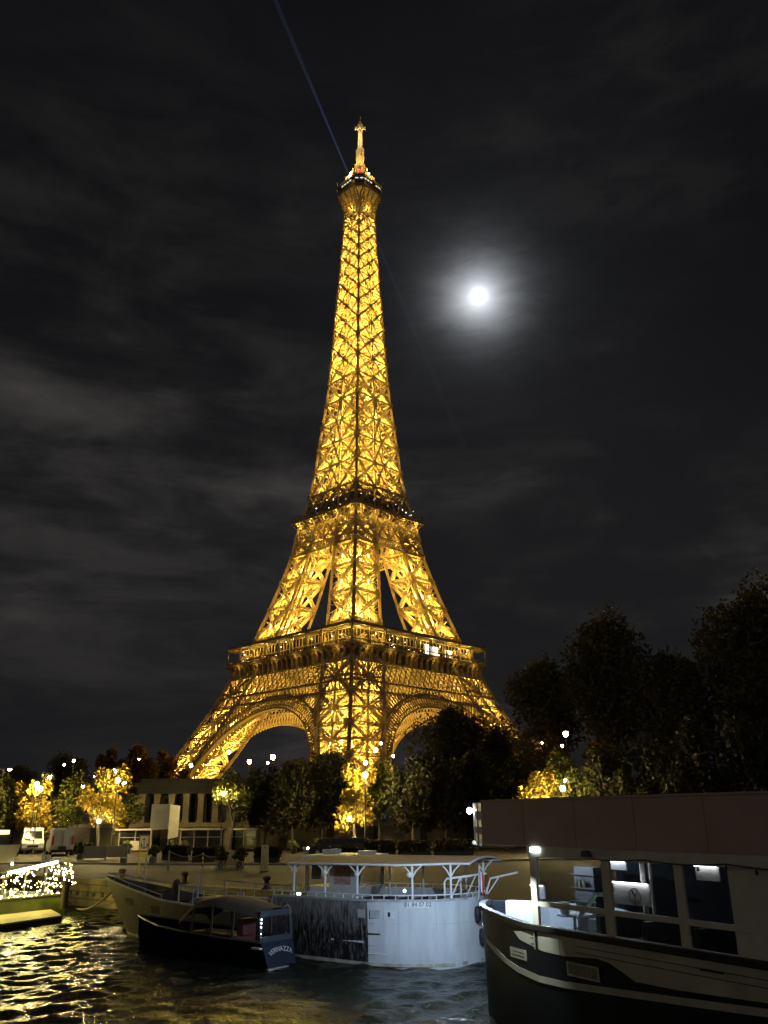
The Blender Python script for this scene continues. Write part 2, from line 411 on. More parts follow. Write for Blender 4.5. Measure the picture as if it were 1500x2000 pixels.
co.build('console', IRON, plat); cor.build('cornice', IRON, plat); ral.build('gallery_frame', IRON, plat); inn.build('mullion', IRON, plat)
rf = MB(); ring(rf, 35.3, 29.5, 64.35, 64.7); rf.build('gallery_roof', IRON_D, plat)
pv = MB(); ring(pv, 30.8, 30.5, 57.2, 63.9); pv.build('pavilion_glass', mat('dark_window', (.02, .018, .015), .12, var=.1), plat)
lit = mat('lit_window', (.8, .8, .8), .5, emit=(1, .93, .78), strength=1.5, var=.0)
for (u0, u1, z0, z1) in ((5.2, 7.2, 58.4, 62.4), (8.0, 12.2, 58.2, 61.9), (16.2, 20.4, 58.2, 61.6)):
    m_ = MB(); m_.box((u0, -31.2, z0), (u1, -31.05, z1)); m_.build('window', lit, plat)
gl_l = mat('gallery_bulb', (1, .9, .7), .5, emit=(1, .8, .5), strength=9, var=0)
m_ = MB()
for k in range(46):
    sd = k % 2; u = rnd.uniform(-33, 33); z = rnd.choice((58.6, 59.4, 61.2, 62.6)); d_ = rnd.uniform(31.6, 33.5); r = rnd.uniform(.09, .2)
    m_.ball((-d_, u, z) if sd else (u, -d_, z), r, 5, 3)
m_.build('gallery_lighting', gl_l, plat)

# second platform
p2 = MB(); ring(p2, 18.6, 7, 114.4, 115.2); ring(p2, 17.15, 16.7, 112.9, 114.4)
plat2 = p2.build('second_platform', IRON_D, tower)
c2 = MB(); ring(c2, 19.25, 18.7, 115.0, 116.0); ring(c2, 17.35, 17.0, 112.7, 113.3)
br = MB(); r2 = MB(); k2 = MB()
for k in range(4):
    rot = Matrix.Rotation(k * math.pi / 2, 3, 'Z')
    for u in np.linspace(-18.4, 18.4, 19):
        prof = [(17.1, 112.9), (17.4, 113.0), (17.9, 113.7), (18.6, 114.6), (19.1, 115.1)]
        for i in range(len(prof) - 1):
            f = min(1, abs(u) / 18.4)
            br.beam(rot @ Vector((u * prof[i][0] / 18.6, prof[i][0] + .15, prof[i][1])), rot @ Vector((u * prof[i + 1][0] / 18.6, prof[i + 1][0] + .15, prof[i + 1][1])), .26, .3, rot @ Vector((1, 0, 0)))
    for u in np.linspace(-19, 19, 30): r2.beam(rot @ Vector((u, 19.0, 116)), rot @ Vector((u, 19.0, 118.2)), .12, .12, rot @ Vector((0, 1, 0)))
    for z in (117.2, 118.2): r2.beam(rot @ Vector((-19, 19.0, z)), rot @ Vector((19, 19, z)), .16, .16, rot @ Vector((0, 1, 0)))
    for u in np.linspace(-13, 13, 15): k2.beam(rot @ Vector((u, 13.2, 116)), rot @ Vector((u, 13.2, 122)), .35, .3, rot @ Vector((0, 1, 0)))
    for z in (118.5, 120.5, 122.2, 124.6): k2.beam(rot @ Vector((-14, 13.3, z)), rot @ Vector((14, 13.3, z)), .4, .4, rot @ Vector((0, 1, 0)))
    for u in np.linspace(-13.5, 13.5, 24): k2.beam(rot @ Vector((u, 14.0, 122.4)), rot @ Vector((u, 14.0, 124.6)), .12, .12, rot @ Vector((0, 1, 0)))
c2.build('cornice', IRON, plat2); br.build('bracketing', IRON, plat2); r2.build('railing', IRON_D, plat2)
ring(k2, 14.6, 4, 121.8, 122.4); k2.box((-6, -6, 122.4), (6, 6, 127.5))
k2.build('upper_gallery', mat('gallery_brown', (.05, .038, .03), .6), plat2)
m_ = MB(); whiteb = mat('platform_bulb', (1, 1, 1), .5, emit=(1, .93, .8), strength=4.5, var=0)
for k in range(44):
    sd = k % 2; u = rnd.uniform(-15, 17); z = rnd.choice((117, 117.6, 119, 120.4, 121)); d_ = rnd.uniform(13.6, 17.5) ; r = rnd.choice((.08, .1, .12, .16, .25))
    m_.ball((-d_, u, z) if sd else (u, -d_, z), r, 5, 3)
m_.build('platform_lighting', whiteb, plat2)

# shaft: second platform to the summit
SZ = [115.6, 127, 138.2, 148.8, 158.9, 169.5, 180, 189, 198.5, 207.6, 216.4, 224.4, 232.4, 239.9, 246.6, 253.4, 259.8, 266.5]
sh = MB(); core = MB(); SCH = {}
def sch(*key): return SCH.setdefault(key, MB())
for k in range(4):
    rot = Matrix.Rotation(k * math.pi / 2, 3, 'Z')
    n = rot @ Vector((0, 1, .1)); nx = rot @ Vector((1, 0, 0))
    for i in range(len(SZ) - 1):
        z0, z1 = SZ[i], SZ[i + 1]; w0, w1 = TW(z0), TW(z1)
        l0, l1 = min(TLg(z0), w0), min(TLg(z1), w1)
        th_ = float(np.interp(z0, [116, 266], [1.0, .62])); gw = float(np.interp(z0, [116, 180, 266], [.85, .75, .58]))
        v = lambda u, z, y=None: rot @ Vector((u, TW(z) if y is None else y, z))
        sch(k, 0).beam(v(w0, z0), v(w1, z1), th_, th_, rot @ Vector((1, 1, 0)))
        g1 = v(w1, z1); s_ = th_ * .85; sch(k, 0).box((g1.x - s_, g1.y - s_, z1 - .8), (g1.x + s_, g1.y + s_, z1 + .8))
        bays = [(-w0, -w0 + l0, -w1, -w1 + l1), (w0 - l0, w0, w1 - l1, w1)]
        for bi, (a, b, c, d) in enumerate(bays):
            A0, B0, A1, B1 = v(a, z0), v(b, z0), v(c, z1), v(d, z1)
            sh.girder(A0, B1, gw, .5, n, .25); sh.girder(B0, A1, gw, .5, n, .25); sh.girder(A1, B1, gw * .8, .5, n, .22, .8)
            fan(sh, A0, B0, A1, B1, n, .13)
            ii = (b, d) if a < 0 and abs(b) < abs(a) + .01 and a == -w0 else (a, c)
            ck = sch(k, 1 + (bi if w0 - l0 > .05 else 0))
            if w0 - l0 > .05 or bi == 0: ck.beam(v(ii[0], z0), v(ii[1], z1), th_ * .5, th_ * .6, n)
            gg = v(ii[1], z1); ck.box((gg.x - .55, gg.y - .55, z1 - .5), (gg.x + .55, gg.y + .55, z1 + .5))
        if w0 - l0 > .6:                                       # middle bay between the inner chords and the inner faces of the corner legs
            A0, B0, A1, B1 = v(-w0 + l0, z0), v(w0 - l0, z0), v(-w1 + l1, z1), v(w1 - l1, z1)
            sh.girder(A0, B1, .6, .5, n, .2); sh.girder(B0, A1, .6, .5, n, .2); sh.girder(A1, B1, .8, .5, n, .25, .8)
        for s2_ in (-1, 1):
            A0, B0 = v(s2_ * (w0 - l0), z0), v(s2_ * (w0 - l0), z0, w0 - l0); A1, B1 = v(s2_ * (w1 - l1), z1), v(s2_ * (w1 - l1), z1, w1 - l1)
            if w0 - l0 > .3:
                sh.girder(A0, B1, gw * .7, .4, nx, .2); sh.girder(B0, A1, gw * .7, .4, nx, .2); sh.girder(A1, B1, gw * .7, .5, nx, .22)
        sh.girder(v(-w1, z1), v(0, z1, .3), .8, .5, (0, 0, 1), .22); sh.girder(v(w1, z1), v(0, z1, .3), .8, .5, (0, 0, 1), .22)
        zm = (z0 + z1) / 2; wm = TW(zm)
        sh.beam(v(-wm, zm), v(wm, zm), .18, .18, n); sh.beam(v(-wm, zm), v(0, zm, .4), .3, .25, (0, 0, 1)); sh.beam(v(wm, zm), v(0, zm, .4), .3, .25, (0, 0, 1))
        cr = min(3.2, wm * .5)
        for q_ in range(3):
            za, zb = z0 + (z1 - z0) * q_ / 3, z0 + (z1 - z0) * (q_ + 1) / 3
            core.beam(v(-cr, za, cr), v(cr, zb, cr), .3, .2, n); core.beam(v(cr, za, cr), v(-cr, zb, cr), .3, .2, n); core.beam(v(-cr, zb, cr), v(cr, zb, cr), .35, .3, n)
        core.beam(v(cr, z0, cr), v(cr, z1, cr), .4, .4, n)
for z in (196, 226, 252):                                      # intermediate landings
    w_ = TW(z) * .62; core.box((-w_, -w_, z), (w_, w_, z + .25))
shaft = sh.build('shaft', IRON, tower); 
for c_m in SCH.values(): c_m.build('chord', IRON, shaft)
core.build('lift_core', IRON, shaft)
del sh, core

# summit
def octo(w_, c_): return [(w_, -w_ + c_), (w_, w_ - c_), (w_ - c_, w_), (-w_ + c_, w_), (-w_, w_ - c_), (-w_, -w_ + c_), (-w_ + c_, -w_), (w_ - c_, -w_)]
def octring(m, lv):
    """loft octagons [(w, chamfer, z)...]"""
    vs = []; fs = []
    for (w_, c_, z) in lv: vs += [(x, y, z) for x, y in octo(w_, c_)]
    for i in range(len(lv) - 1):
        for k in range(8): fs.append((i * 8 + k, i * 8 + (k + 1) % 8, (i + 1) * 8 + (k + 1) % 8, (i + 1) * 8 + k))
    fs += [tuple(range(7, -1, -1)), tuple(range((len(lv) - 1) * 8, len(lv) * 8))]
    return m.add(vs, fs)
sm = MB(); octring(sm, [(8.5, 3.2, 279.2), (8.9, 3.4, 279.6), (8.9, 3.4, 280.4)]); octring(sm, [(8.6, 3.3, 284.9), (8.8, 3.4, 285.2), (8.8, 3.4, 285.7)])
summit = sm.build('summit_platform', IRON_D, tower)
sb = MB()
for k in range(4):
    rot = Matrix.Rotation(k * math.pi / 2, 3, 'Z')
    for u in (-1, -.55, -.2, .2, .55, 1):
        prof = [(5.0, 266.5), (5.1, 270.5), (5.7, 273.8), (7.0, 277.0), (8.7, 279.4)]
        for i in range(len(prof) - 1):
            f = lambda j: prof[j][0] if abs(u) == 1 else prof[j][0]
            m0 = min(prof[i][0], 5.5 if abs(u) == 1 else 9); m1 = min(prof[i + 1][0], 5.6 if abs(u) == 1 else 9)
            sb.beam(rot @ Vector((u * m0, prof[i][0], prof[i][1])), rot @ Vector((u * m1, prof[i + 1][0], prof[i + 1][1])), .5, .35, rot @ Vector((1, 0, 0)))
    for z, y_, h_ in ((270.4, 5.1, 5.1), (274, 5.8, 5.4), (276.8, 6.9, 5.5)): sb.beam(rot @ Vector((-h_, y_, z)), rot @ Vector((h_, y_, z)), .35, .35, rot @ Vector((0, 1, 0)))
    for i in range(5):
        u0, u1 = -5 + 2 * i, -3 + 2 * i
        sb.beam(rot @ Vector((u0, 5.05, 267)), rot @ Vector((u1, 5.1, 270.4)), .3, .25, rot @ Vector((0, 1, 0))); sb.beam(rot @ Vector((u1, 5.05, 267)), rot @ Vector((u0, 5.1, 270.4)), .3, .25, rot @ Vector((0, 1, 0)))
        sb.beam(rot @ Vector((u0, 5.1, 270.4)), rot @ Vector((u1, 5.8, 274)), .25, .25, rot @ Vector((0, 1, 0))); sb.beam(rot @ Vector((u1, 5.1, 270.4)), rot @ Vector((u0, 5.8, 274)), .25, .25, rot @ Vector((0, 1, 0)))
sb.build('bracketing', IRON, summit)
cab = MB(); octring(cab, [(8.55, 3.2, 280.4), (8.55, 3.2, 284.9)]); cab.build('cabin', mat('cabin_dark', (.035, .025, .02), .35), summit)
m_ = MB()
for z in (280.6, 282.0, 284.6):
    pts = octo(8.75, 3.35)
    for k in range(8): m_.beam((*pts[k], z), (*pts[(k + 1) % 8], z), .22, .22, (0, 0, 1))
for z, wd in ((284.9, 9.2),):
    pts = octo(8.9, 3.4)
    for k in range(8): m_.beam((*pts[k], 283.8), (pts[k][0] * 1.08, pts[k][1] * 1.08, 287.4), .12, .12, (0, 0, 1))
m_.build('cabin_rail', IRON, summit)
m_ = MB(); pts = octo(8.72, 3.3)
for k in range(8):
    A, B = Vector((*pts[k], 283.4)), Vector((*pts[(k + 1) % 8], 283.4)); nn_ = max(2, int((B - A).length / 1.7))
    for i in range(nn_):
        if (i + k) % 5 == 4: continue
        m_.beam(A.lerp(B, (i + .18) / nn_), A.lerp(B, (i + .82) / nn_), .06, .6, (0, 0, 1))
m_.build('cabin_window', mat('cabin_lit_window', (.9, .9, .9), .4, emit=(1, .97, .9), strength=.8, var=0), summit)
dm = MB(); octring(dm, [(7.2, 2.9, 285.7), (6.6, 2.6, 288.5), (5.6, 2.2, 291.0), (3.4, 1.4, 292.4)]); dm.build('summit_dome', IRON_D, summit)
ct = MB()
for k in range(8):
    a = R_(45 * k + 22); ct.lathe([(1.5, 0), (1.7, 1.1), (1.2, 2.1), (.3, 2.6)], 8, (6.0 * math.cos(a), 6.0 * math.sin(a), 288.2))
for k in range(22):
    a = rnd.uniform(0, 6.28); r = rnd.uniform(3, 7.4); z = 286 + (7.4 - r) * .9; ct.box((r * math.cos(a) - .5, r * math.sin(a) - .5, z), (r * math.cos(a) + .5, r * math.sin(a) + .5, z + rnd.uniform(.8, 2.4)))
ct.lathe([(3.2, 0), (3.0, 2.0), (2.5, 3.6), (1.9, 4.8), (1.3, 6.2)], 8, (0, 0, 292.3))
for k in range(8):
    a = R_(45 * k); ct.beam((3.3 * math.cos(a), 3.3 * math.sin(a), 292), (1.6 * math.cos(a), 1.6 * math.sin(a), 299), .4, .4, (0, 0, 1)); ct.box((3.2 * math.cos(a) - .35, 3.2 * math.sin(a) - .35, 296), (3.2 * math.cos(a) + .35, 3.2 * math.sin(a) + .35, 298))
ct.build('campanile', IRON, summit)
MAST = mat('pale_antenna', (.55, .47, .33), .5, var=.1)
ma = MB(); ma.lathe([(1.5, 298.5), (1.5, 300.2)], 8)
for z in np.arange(300.2, 309.4, .95):
    ma.lathe([(1.35, z), (1.55, z + .15), (1.55, z + .6), (1.35, z + .75)], 8)
    for a in range(4): ma.box((1.45 * math.cos(a * 1.57 + .4) - .45, 1.45 * math.sin(a * 1.57 + .4) - .45, z), (1.45 * math.cos(a * 1.57 + .4) + .45, 1.45 * math.sin(a * 1.57 + .4) + .45, z + .7))
for sx in (-1, 1):
    for sy in (-1, 1): ma.beam((sx * .62, sy * .62, 309), (sx * .55, sy * .55, 325.5), .3, .3, (0, 1, 0))
for i in range(20):
    z = 309.5 + i * .8; ma.box((-.6, -.6, z), (.6, .6, z + .5))
for k in range(8):
    a = R_(45 * k); ma.box((.9 * math.cos(a) - .5, .9 * math.sin(a) - .5, 321.8), (.9 * math.cos(a) + .5, .9 * math.sin(a) + .5, 324.4))
cr_ = Matrix.Rotation(-TROT, 3, 'Z')
for sx in (-1, 1):
    ma.beam(cr_ @ Vector((0, 0, 322.6)), cr_ @ Vector((sx * 2.5, 0, 322.6)), 1.1, 1.0, (0, 0, 1)); ma.beam(cr_ @ Vector((sx * 2.45, 0, 321.6)), cr_ @ Vector((sx * 2.45, 0, 323.8)), .5, .5, (0, 1, 0))
ma.lathe([(1.0, 324.4), (1.0, 326.3), (.5, 326.6)], 8); ma.tube([(0, 0, 326.4), (0, 0, 330.6)], [.22, .1], 6)
for z in (327.3, 328.3, 329.3): ma.ball((.1, 0, z), .34, 6, 4)
ma.build('antenna_mast', MAST, summit)
def tl_(v): return cr_ @ Vector(v)                              # offset given as seen (x right, y away)
for v in ((.2, -7.5, 289.6), (-8.6, -2, 285.8)):
    b_ = MB(); b_.ball(tl_(v), .75, 8, 5); b_.build('warning_lamp', mat('red_lamp', (.8, .05, .05), .4, emit=(1, .02, .03), strength=3.2, var=0), summit)
for v, r in (((-4.4, -4.2, 289.0), 1.1), ((-4.2, -4.0, 291.3), .6), ((4.2, -4.2, 291.0), .55), ((-1.6, -7.2, 287.2), .4), ((1.6, -7.2, 287.0), .3)):
    b_ = MB(); b_.ball(tl_(v), r, 8, 5); b_.build('beacon_lamp', mat('beacon_white', (1, 1, 1), .4, emit=(.9, .95, 1), strength=9, var=0), summit)

# floodlights of the tower
FP = 4.8
def flood(x, y, z, p, r=.35, c=GOLD): pt_light('floodlight', (x, y, z), p * FP, c, tower, 0)
for i in range(len(LEGZ) - 1):                                   # lamps added in and before the river-face panels to brighten the girders
    z = (LEGZ[i] + LEGZ[i + 1]) / 2; w_, l_ = TW(z), TLg(z); h_ = LEGZ[i + 1] - LEGZ[i]
    if 40 < z < 58 or z > 101: continue
    for s_ in (-1, 1):
        for zz in (z - h_ * .12,):
            flood(s_ * (w_ - l_ / 2), -w_ - .3, zz, 4.5 * h_ ** 2, .2); flood(-w_ - .3, s_ * (w_ - l_ / 2), zz, 4.5 * h_ ** 2, .2)
            flood(s_ * (w_ - l_ / 2), -w_ - 4, zz, (.9 if z < 42 else 2.4) * h_ ** 2); flood(-w_ - 4, s_ * (w_ - l_ / 2), zz, (.9 if z < 42 else 2.4) * h_ ** 2)
for i in range(len(SZ) - 1):  # lamps added at and off the shaft's river faces to light the lattice fronts
    z = (SZ[i] + SZ[i + 1]) / 2; w_ = TW(z); l_ = min(TLg(z), w_); h_ = SZ[i + 1] - SZ[i]
    if z < 128: continue
    for s_ in (-1, 1):
        flood(s_ * (w_ - l_ / 2), -w_ + .1, z, 3.4 * h_ ** 2); flood(-w_ + .1, s_ * (w_ - l_ / 2), z, 3.4 * h_ ** 2)
        if z < 190: flood(s_ * (w_ - l_ / 2), -w_ - 3.2, z, .8 * h_ ** 2); flood(-w_ - 3.2, s_ * (w_ - l_ / 2), z, .8 * h_ ** 2)
for z, pw in ((5, 9000), (15, 11000), (25, 10500), (35.5, 9500), (47, 5200), (62, 5200), (73, 6500), (85, 5200), (96, 4400), (106, 2600)):
    for sx in (-1, 1):
        for sy in (-1, 1):
            c_ = TW(z) - TLg(z) * .5; flood(sx * c_, sy * c_, z, pw * 1.0)
for i, z in enumerate((133, 143, 153, 164, 174.5)):
    for sx in (-1, 1):
        for sy in (-1, 1):
            c_ = TW(z) - TLg(z) * .5; flood(sx * c_, sy * c_, z, 2600)
for z in (184.5, 194, 203, 212, 220.5, 228.5, 236, 243, 250, 256.5, 263): 
    q = TW(z) * .72; p_ = float(np.interp(z, [184, 263], [3000, 1100]))
    for sx, sy in ((-1, -1), (1, 1)): flood(sx * q, sy * q, z - 1.5, p_ * .8, .25)
    for sx, sy in ((1, -1), (-1, 1)): flood(sx * q, sy * q, z + 1.5, p_ * .8, .25)
for sx, sy in ((1, 0), (-1, 0), (0, 1), (0, -1)): flood(sx * 6.6, sy * 6.6, 271.0, 230, .2)
for sx, sy in ((1, 0), (-1, 0), (0, 1), (0, -1)): flood(sx * 9.5, sy * 9.5, 288.5, 500, .2)
for sx, sy in ((1, 1), (-1, 1), (-1, -1), (1, -1)): flood(sx * 4.5, sy * 4.5, 299.5, 620, .2, (1, .62, .16))
for sx, sy in ((1, 1), (-1, 1), (-1, -1), (1, -1)): flood(sx * 3.5, sy * 3.5, 316, 420, .2, (1, .72, .3))
for u in (-28, -17, -6, 6, 17, 28):                              # river-face lamps: cornice edge and behind the belt added for brightness, then gallery ceiling
    for (x, y) in ((u, -36.2), (-36.2, u)): flood(x, y, 55.9, 30, .15)
    for (x, y) in ((u, -30), (-30, u)): flood(x, y, 47.5, 170, .2)
    for (x, y) in ((u, -33.6), (-33.6, u)): flood(x, y, 63.4, 260, .15)
for u in (-15, -7.5, 0, 7.5, 15):
    for (x, y) in ((u, -19.0), (-19.0, u)): flood(x, y, 113.7, 95, .15)
    for (x, y) in ((u, -13), (-13, u)): flood(x, y, 108, 420, .15)
flood(0, 0, 40, 10000, .5); flood(0, 0, 94, 5000, .5)
for sx, sy in ((1, 0), (-1, 0), (0, 1), (0, -1)): flood(sx * 32, sy * 32, 12, 3500, .5)
# ================================================================ LIGHT BEAM AND MOON
mo = MB(); mo.ball((0, 0, 0), 13, 24, 16)
tag(mo.build('moon', mat('moon', (.8, .8, .8), .9, emit=(1, .98, .93), strength=40, var=0), smooth=True, loc=Vector((0, 0, CZ)) + MOON * 3200), 'bright full moon hanging in thin cloud right of the tower', 'moon')
bc = T0 + Vector((-5.0, -4.0, 289.6))
bd = (at_y(540, 12, 325) - at_y(681, 347, 325)).normalized()
def beam_mat(name, k, k2):
    m = bpy.data.materials.new(name); m.use_nodes = True; t = m.node_tree
    for n in list(t.nodes): t.nodes.remove(n)
    tcn = nd('ShaderNodeTexCoord', t); sp = nd('ShaderNodeSeparateXYZ', t); t.links.new(tcn.outputs['Object'], sp.inputs[0])
    f = mth('DIVIDE', k, mth('ADD', 1.0, mth('POWER', mth('MULTIPLY', sp.outputs['Z'], k2, t), 2.0, t), t), t)
    e = nd('ShaderNodeEmission', t); e.inputs['Color'].default_value = (.30, .42, 1, 1); t.links.new(f, e.inputs['Strength'])
    ou = nd('ShaderNodeOutputMaterial', t); t.links.new(e.outputs[0], ou.inputs['Volume']); return m
for sgn, k, k2, ln in ((1, .058, .036, 230), (-1, .04, .045, 150)):
    m_ = MB(); m_.lathe([(.35, 9 if sgn < 0 else 0), (.35 + ln * .0085, ln)], 16)
    o = m_.build('light_beam', beam_mat('beam_air', k, k2)); o.location = bc
    o.rotation_euler = (bd * sgn).to_track_quat('Z', 'Y').to_euler(); o['kind'] = 'stuff'

# ================================================================ GROUND, QUAY, WATER
QZ, UZ = 1.42, 3.9                                              # lower quay, upper street
E0, E1 = Vector((-15.9, 52.8, 0)), Vector((7.0, 34.0, 0))      # quay edge
ed = (E1 - E0).normalized(); en = Vector((ed.y, -ed.x, 0)); en = en if en.y < 0 else -en
QA, QB = E0 - ed * 73.5, E1 + ed * 160
WALLY = 100.0
quaym = mat('quay_cobbles', (.036, .021, .013), .75, var=.4, vscale=.35, bump=.5, bscale=6)
asph = mat('quay_asphalt', (.032, .019, .012), .7, var=.35, vscale=.25, bump=.25, bscale=9)
def joints(m, w_, h_, k=.45, rot=0.0):
    t = m.node_tree; b = t.nodes['Principled BSDF']; lk = b.inputs['Base Color'].links[0]; src = lk.from_socket
    tcn = nd('ShaderNodeTexCoord', t); mp = nd('ShaderNodeMapping', t); mp.inputs['Rotation'].default_value = (0, 0, rot); t.links.new(tcn.outputs['Object'], mp.inputs[0])
    br_ = nd('ShaderNodeTexBrick', t); t.links.new(mp.outputs[0], br_.inputs['Vector']); br_.inputs['Scale'].default_value = 1; br_.inputs['Brick Width'].default_value = w_; br_.inputs['Row Height'].default_value = h_; br_.inputs['Mortar Size'].default_value = .035; br_.inputs['Mortar Smooth'].default_value = .4
    br_.inputs['Color1'].default_value = (1, 1, 1, 1); br_.inputs['Color2'].default_value = (.72, .72, .72, 1); br_.inputs['Mortar'].default_value = (k, k, k, 1)
    mx = nd('ShaderNodeMix', t, data_type='RGBA', blend_type='MULTIPLY'); mx.inputs['Factor'].default_value = 1; t.links.new(src, mx.inputs['A']); t.links.new(br_.outputs['Color'], mx.inputs['B']); t.links.new(mx.outputs['Result'], b.inputs['Base Color'])
joints(quaym, 1.5, .8, .4, math.atan2(ed.y, ed.x))
m_ = MB(); m_.add([(QA.x, QA.y, QZ), (QB.x, QB.y, QZ), (QB.x, WALLY + .4, QZ)], [(0, 1, 2)])
struct(m_.build('quay', quaym))
m_ = MB(); a0 = at_z(-60, 1700, QZ); r0 = at_z(-200, 1702, QZ + .004)
# roadway strip along the quay, 4 mm above it
pts = [at_z(x, y, QZ + .004) for x, y in ((-200, 1712), (300, 1703), (700, 1704), (1100, 1700), (1700, 1690), (1700, 1676), (1100, 1684), (700, 1690), (300, 1692), (-200, 1692))]
m_.add(pts, [tuple(range(len(pts)))]); struct(m_.build('road', asph))
m_ = MB(); m_.add([(-900, WALLY + .4, UZ), (900, WALLY + .4, UZ), (900, 1500, UZ), (-900, 1500, UZ)], [(0, 1, 2, 3)]); struct(m_.build('ground', mat('upper_ground', (.07, .06, .045), .8, var=.3, vscale=.1)))
stone = mat('quay_stone', (.30, .25, .16), .7, var=.45, vscale=.9, bump=.6, bscale=3)
# quay wall: courses of stone with coping
m_ = MB(); m_.prism([QA + Vector((0, 0, QZ - .28)), QB + Vector((0, 0, QZ - .28)), QB - en * 1.2 + Vector((0, 0, QZ - .28)), QA - en * 1.2 + Vector((0, 0, QZ - .28))], (0, 0, -2.6))
wq = mat('quay_wall_stone', (.27, .225, .13), .75, var=.5, vscale=.9, bump=.6, bscale=3)
t = wq.node_tree; b = t.nodes['Principled BSDF']; src = b.inputs['Base Color'].links[0].from_socket
tcn = nd('ShaderNodeTexCoord', t); sp = nd('ShaderNodeSeparateXYZ', t); t.links.new(tcn.outputs['Object'], sp.inputs[0]); cx_ = nd('ShaderNodeCombineXYZ', t)
t.links.new(mth('ADD', mth('MULTIPLY', sp.outputs['X'], ed.x, t), mth('MULTIPLY', sp.outputs['Y'], ed.y, t), t), cx_.inputs[0]); t.links.new(sp.outputs['Z'], cx_.inputs[1])
br_ = nd('ShaderNodeTexBrick', t); t.links.new(cx_.outputs[0], br_.inputs['Vector']); br_.inputs['Scale'].default_value = 1; br_.inputs['Brick Width'].default_value = 1.1; br_.inputs['Row Height'].default_value = .38; br_.inputs['Mortar Size'].default_value = .025
br_.inputs['Color1'].default_value = (1, 1, 1, 1); br_.inputs['Color2'].default_value = (.6, .62, .55, 1); br_.inputs['Mortar'].default_value = (.3, .3, .28, 1)
mx = nd('ShaderNodeMix', t, data_type='RGBA', blend_type='MULTIPLY'); mx.inputs['Factor'].default_value = 1; t.links.new(src, mx.inputs['A']); t.links.new(br_.outputs['Color'], mx.inputs['B']); t.links.new(mx.outputs['Result'], b.inputs['Base Color'])
qw = m_.build('quay_wall', wq); tag(qw, 'stained stone quay wall dropping into the river behind the moored boats', 'quay wall')
m_ = MB(); m_.prism([QA + en * .06 + Vector((0, 0, QZ - .28)), QB + en * .06 + Vector((0, 0, QZ - .28)), QB - en * .7 + Vector((0, 0, QZ - .28)), QA - en * .7 + Vector((0, 0, QZ - .28))], (0, 0, .285)); m_.build('coping', wq, qw)
m_ = MB(); rnd = random.Random(11)
for k in range(12):
    t = 2.0 + k * .8 + rnd.uniform(-.2, .2); p = E0 + ed * (t - 4) + en * .03; m_.box((p.x - .09, p.y - .05, .55), (p.x + .09, p.y + .05, .55 + rnd.uniform(.1, .3)))
m_.build('weep_hole', BLACK, qw)

def water_mesh():
    xs = np.concatenate([np.linspace(-400, -26, 12), np.arange(-24, 14, .1), np.linspace(16, 400, 12)])
    ys = np.concatenate([np.linspace(-60, 10, 10), np.arange(11.5, 60, .1), [70]])
    X, Y = np.meshgrid(xs, ys); Z = np.zeros_like(X); r = np.random.RandomState(5)
    for i in range(60):
        lam = 10 ** r.uniform(-.46, .26); th = r.normal(1.95, .75); k = 2 * math.pi / lam; amp = .0056 * lam ** 1.0
        ph = r.uniform(0, 6.28); Z += amp * np.sin(k * (X * math.cos(th) + Y * math.sin(th)) + ph + .9 * np.sin(.31 * k * (X * math.sin(th) - Y * math.cos(th)) + ph * 2))
    msk = ((X > -25) & (X < 15) & (Y > 10.5) & (Y < 61)); Z *= msk
    ny, nx = X.shape
    V = np.stack([X, Y, Z], -1).reshape(-1, 3)
    idx = np.arange(nx * ny).reshape(ny, nx)
    F = np.stack([idx[:-1, :-1], idx[:-1, 1:], idx[1:, 1:], idx[1:, :-1]], -1).reshape(-1, 4)
    me = bpy.data.meshes.new('water'); me.from_pydata(V.tolist(), [], F.tolist()); me.polygons.foreach_set('use_smooth', [True] * len(me.polygons)); return me
wm = bpy.data.materials.new('river_water'); wm.use_nodes = True; t = wm.node_tree; b = t.nodes['Principled BSDF']
b.inputs['Base Color'].default_value = (.012, .015, .009, 1); b.inputs['Roughness'].default_value = .17; b.inputs['IOR'].default_value = 1.33
tcn = nd('ShaderNodeTexCoord', t); n1 = nd('ShaderNodeTexNoise', t); n1.inputs['Scale'].default_value = 7.5; n1.inputs['Detail'].default_value = 5; n1.inputs['Distortion'].default_value = .6
t.links.new(tcn.outputs['Object'], n1.inputs['Vector']); bp = nd('ShaderNodeBump', t); bp.inputs['Strength'].default_value = .8; bp.inputs['Distance'].default_value = .06
t.links.new(n1.outputs['Fac'], bp.inputs['Height']); t.links.new(bp.outputs[0], b.inputs['Normal'])
wme = water_mesh(); wme.materials.append(wm); o = bpy.data.objects.new('water', wme); COL.objects.link(o); struct(o)

# ================================================================ RETAINING WALL AND COLONNADE
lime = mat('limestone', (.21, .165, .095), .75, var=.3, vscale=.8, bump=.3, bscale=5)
lime_d = mat('dimmed_limestone', (.032, .027, .018), .8, var=.35, vscale=.6, bump=.3, bscale=5)  # limestone darkened in its colour in place of weaker lamp light
m_ = MB(); m_.box((-140, WALLY, QZ - .5), (140, WALLY + .39, UZ - .2))
rw = m_.build('retaining_wall', mat('mossy_stone', (.13, .11, .06), .8, var=.4, vscale=.7, bump=.4, bscale=4)); tag(rw, 'long mossy stone retaining wall between the lower quay and the upper street', 'wall')
m_ = MB(); m_.box((-140, WALLY - .15, UZ - .2), (140, WALLY + .7, UZ + .14)); m_.build('coping', lime, rw)
m_ = MB()
for x in np.arange(-60, 60, 5.2): m_.box((x - .4, WALLY - .12, QZ), (x + .4, WALLY - .001, UZ - .2))
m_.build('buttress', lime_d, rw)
BX0, BX1, BY = -24.6, 18.5, 102.0
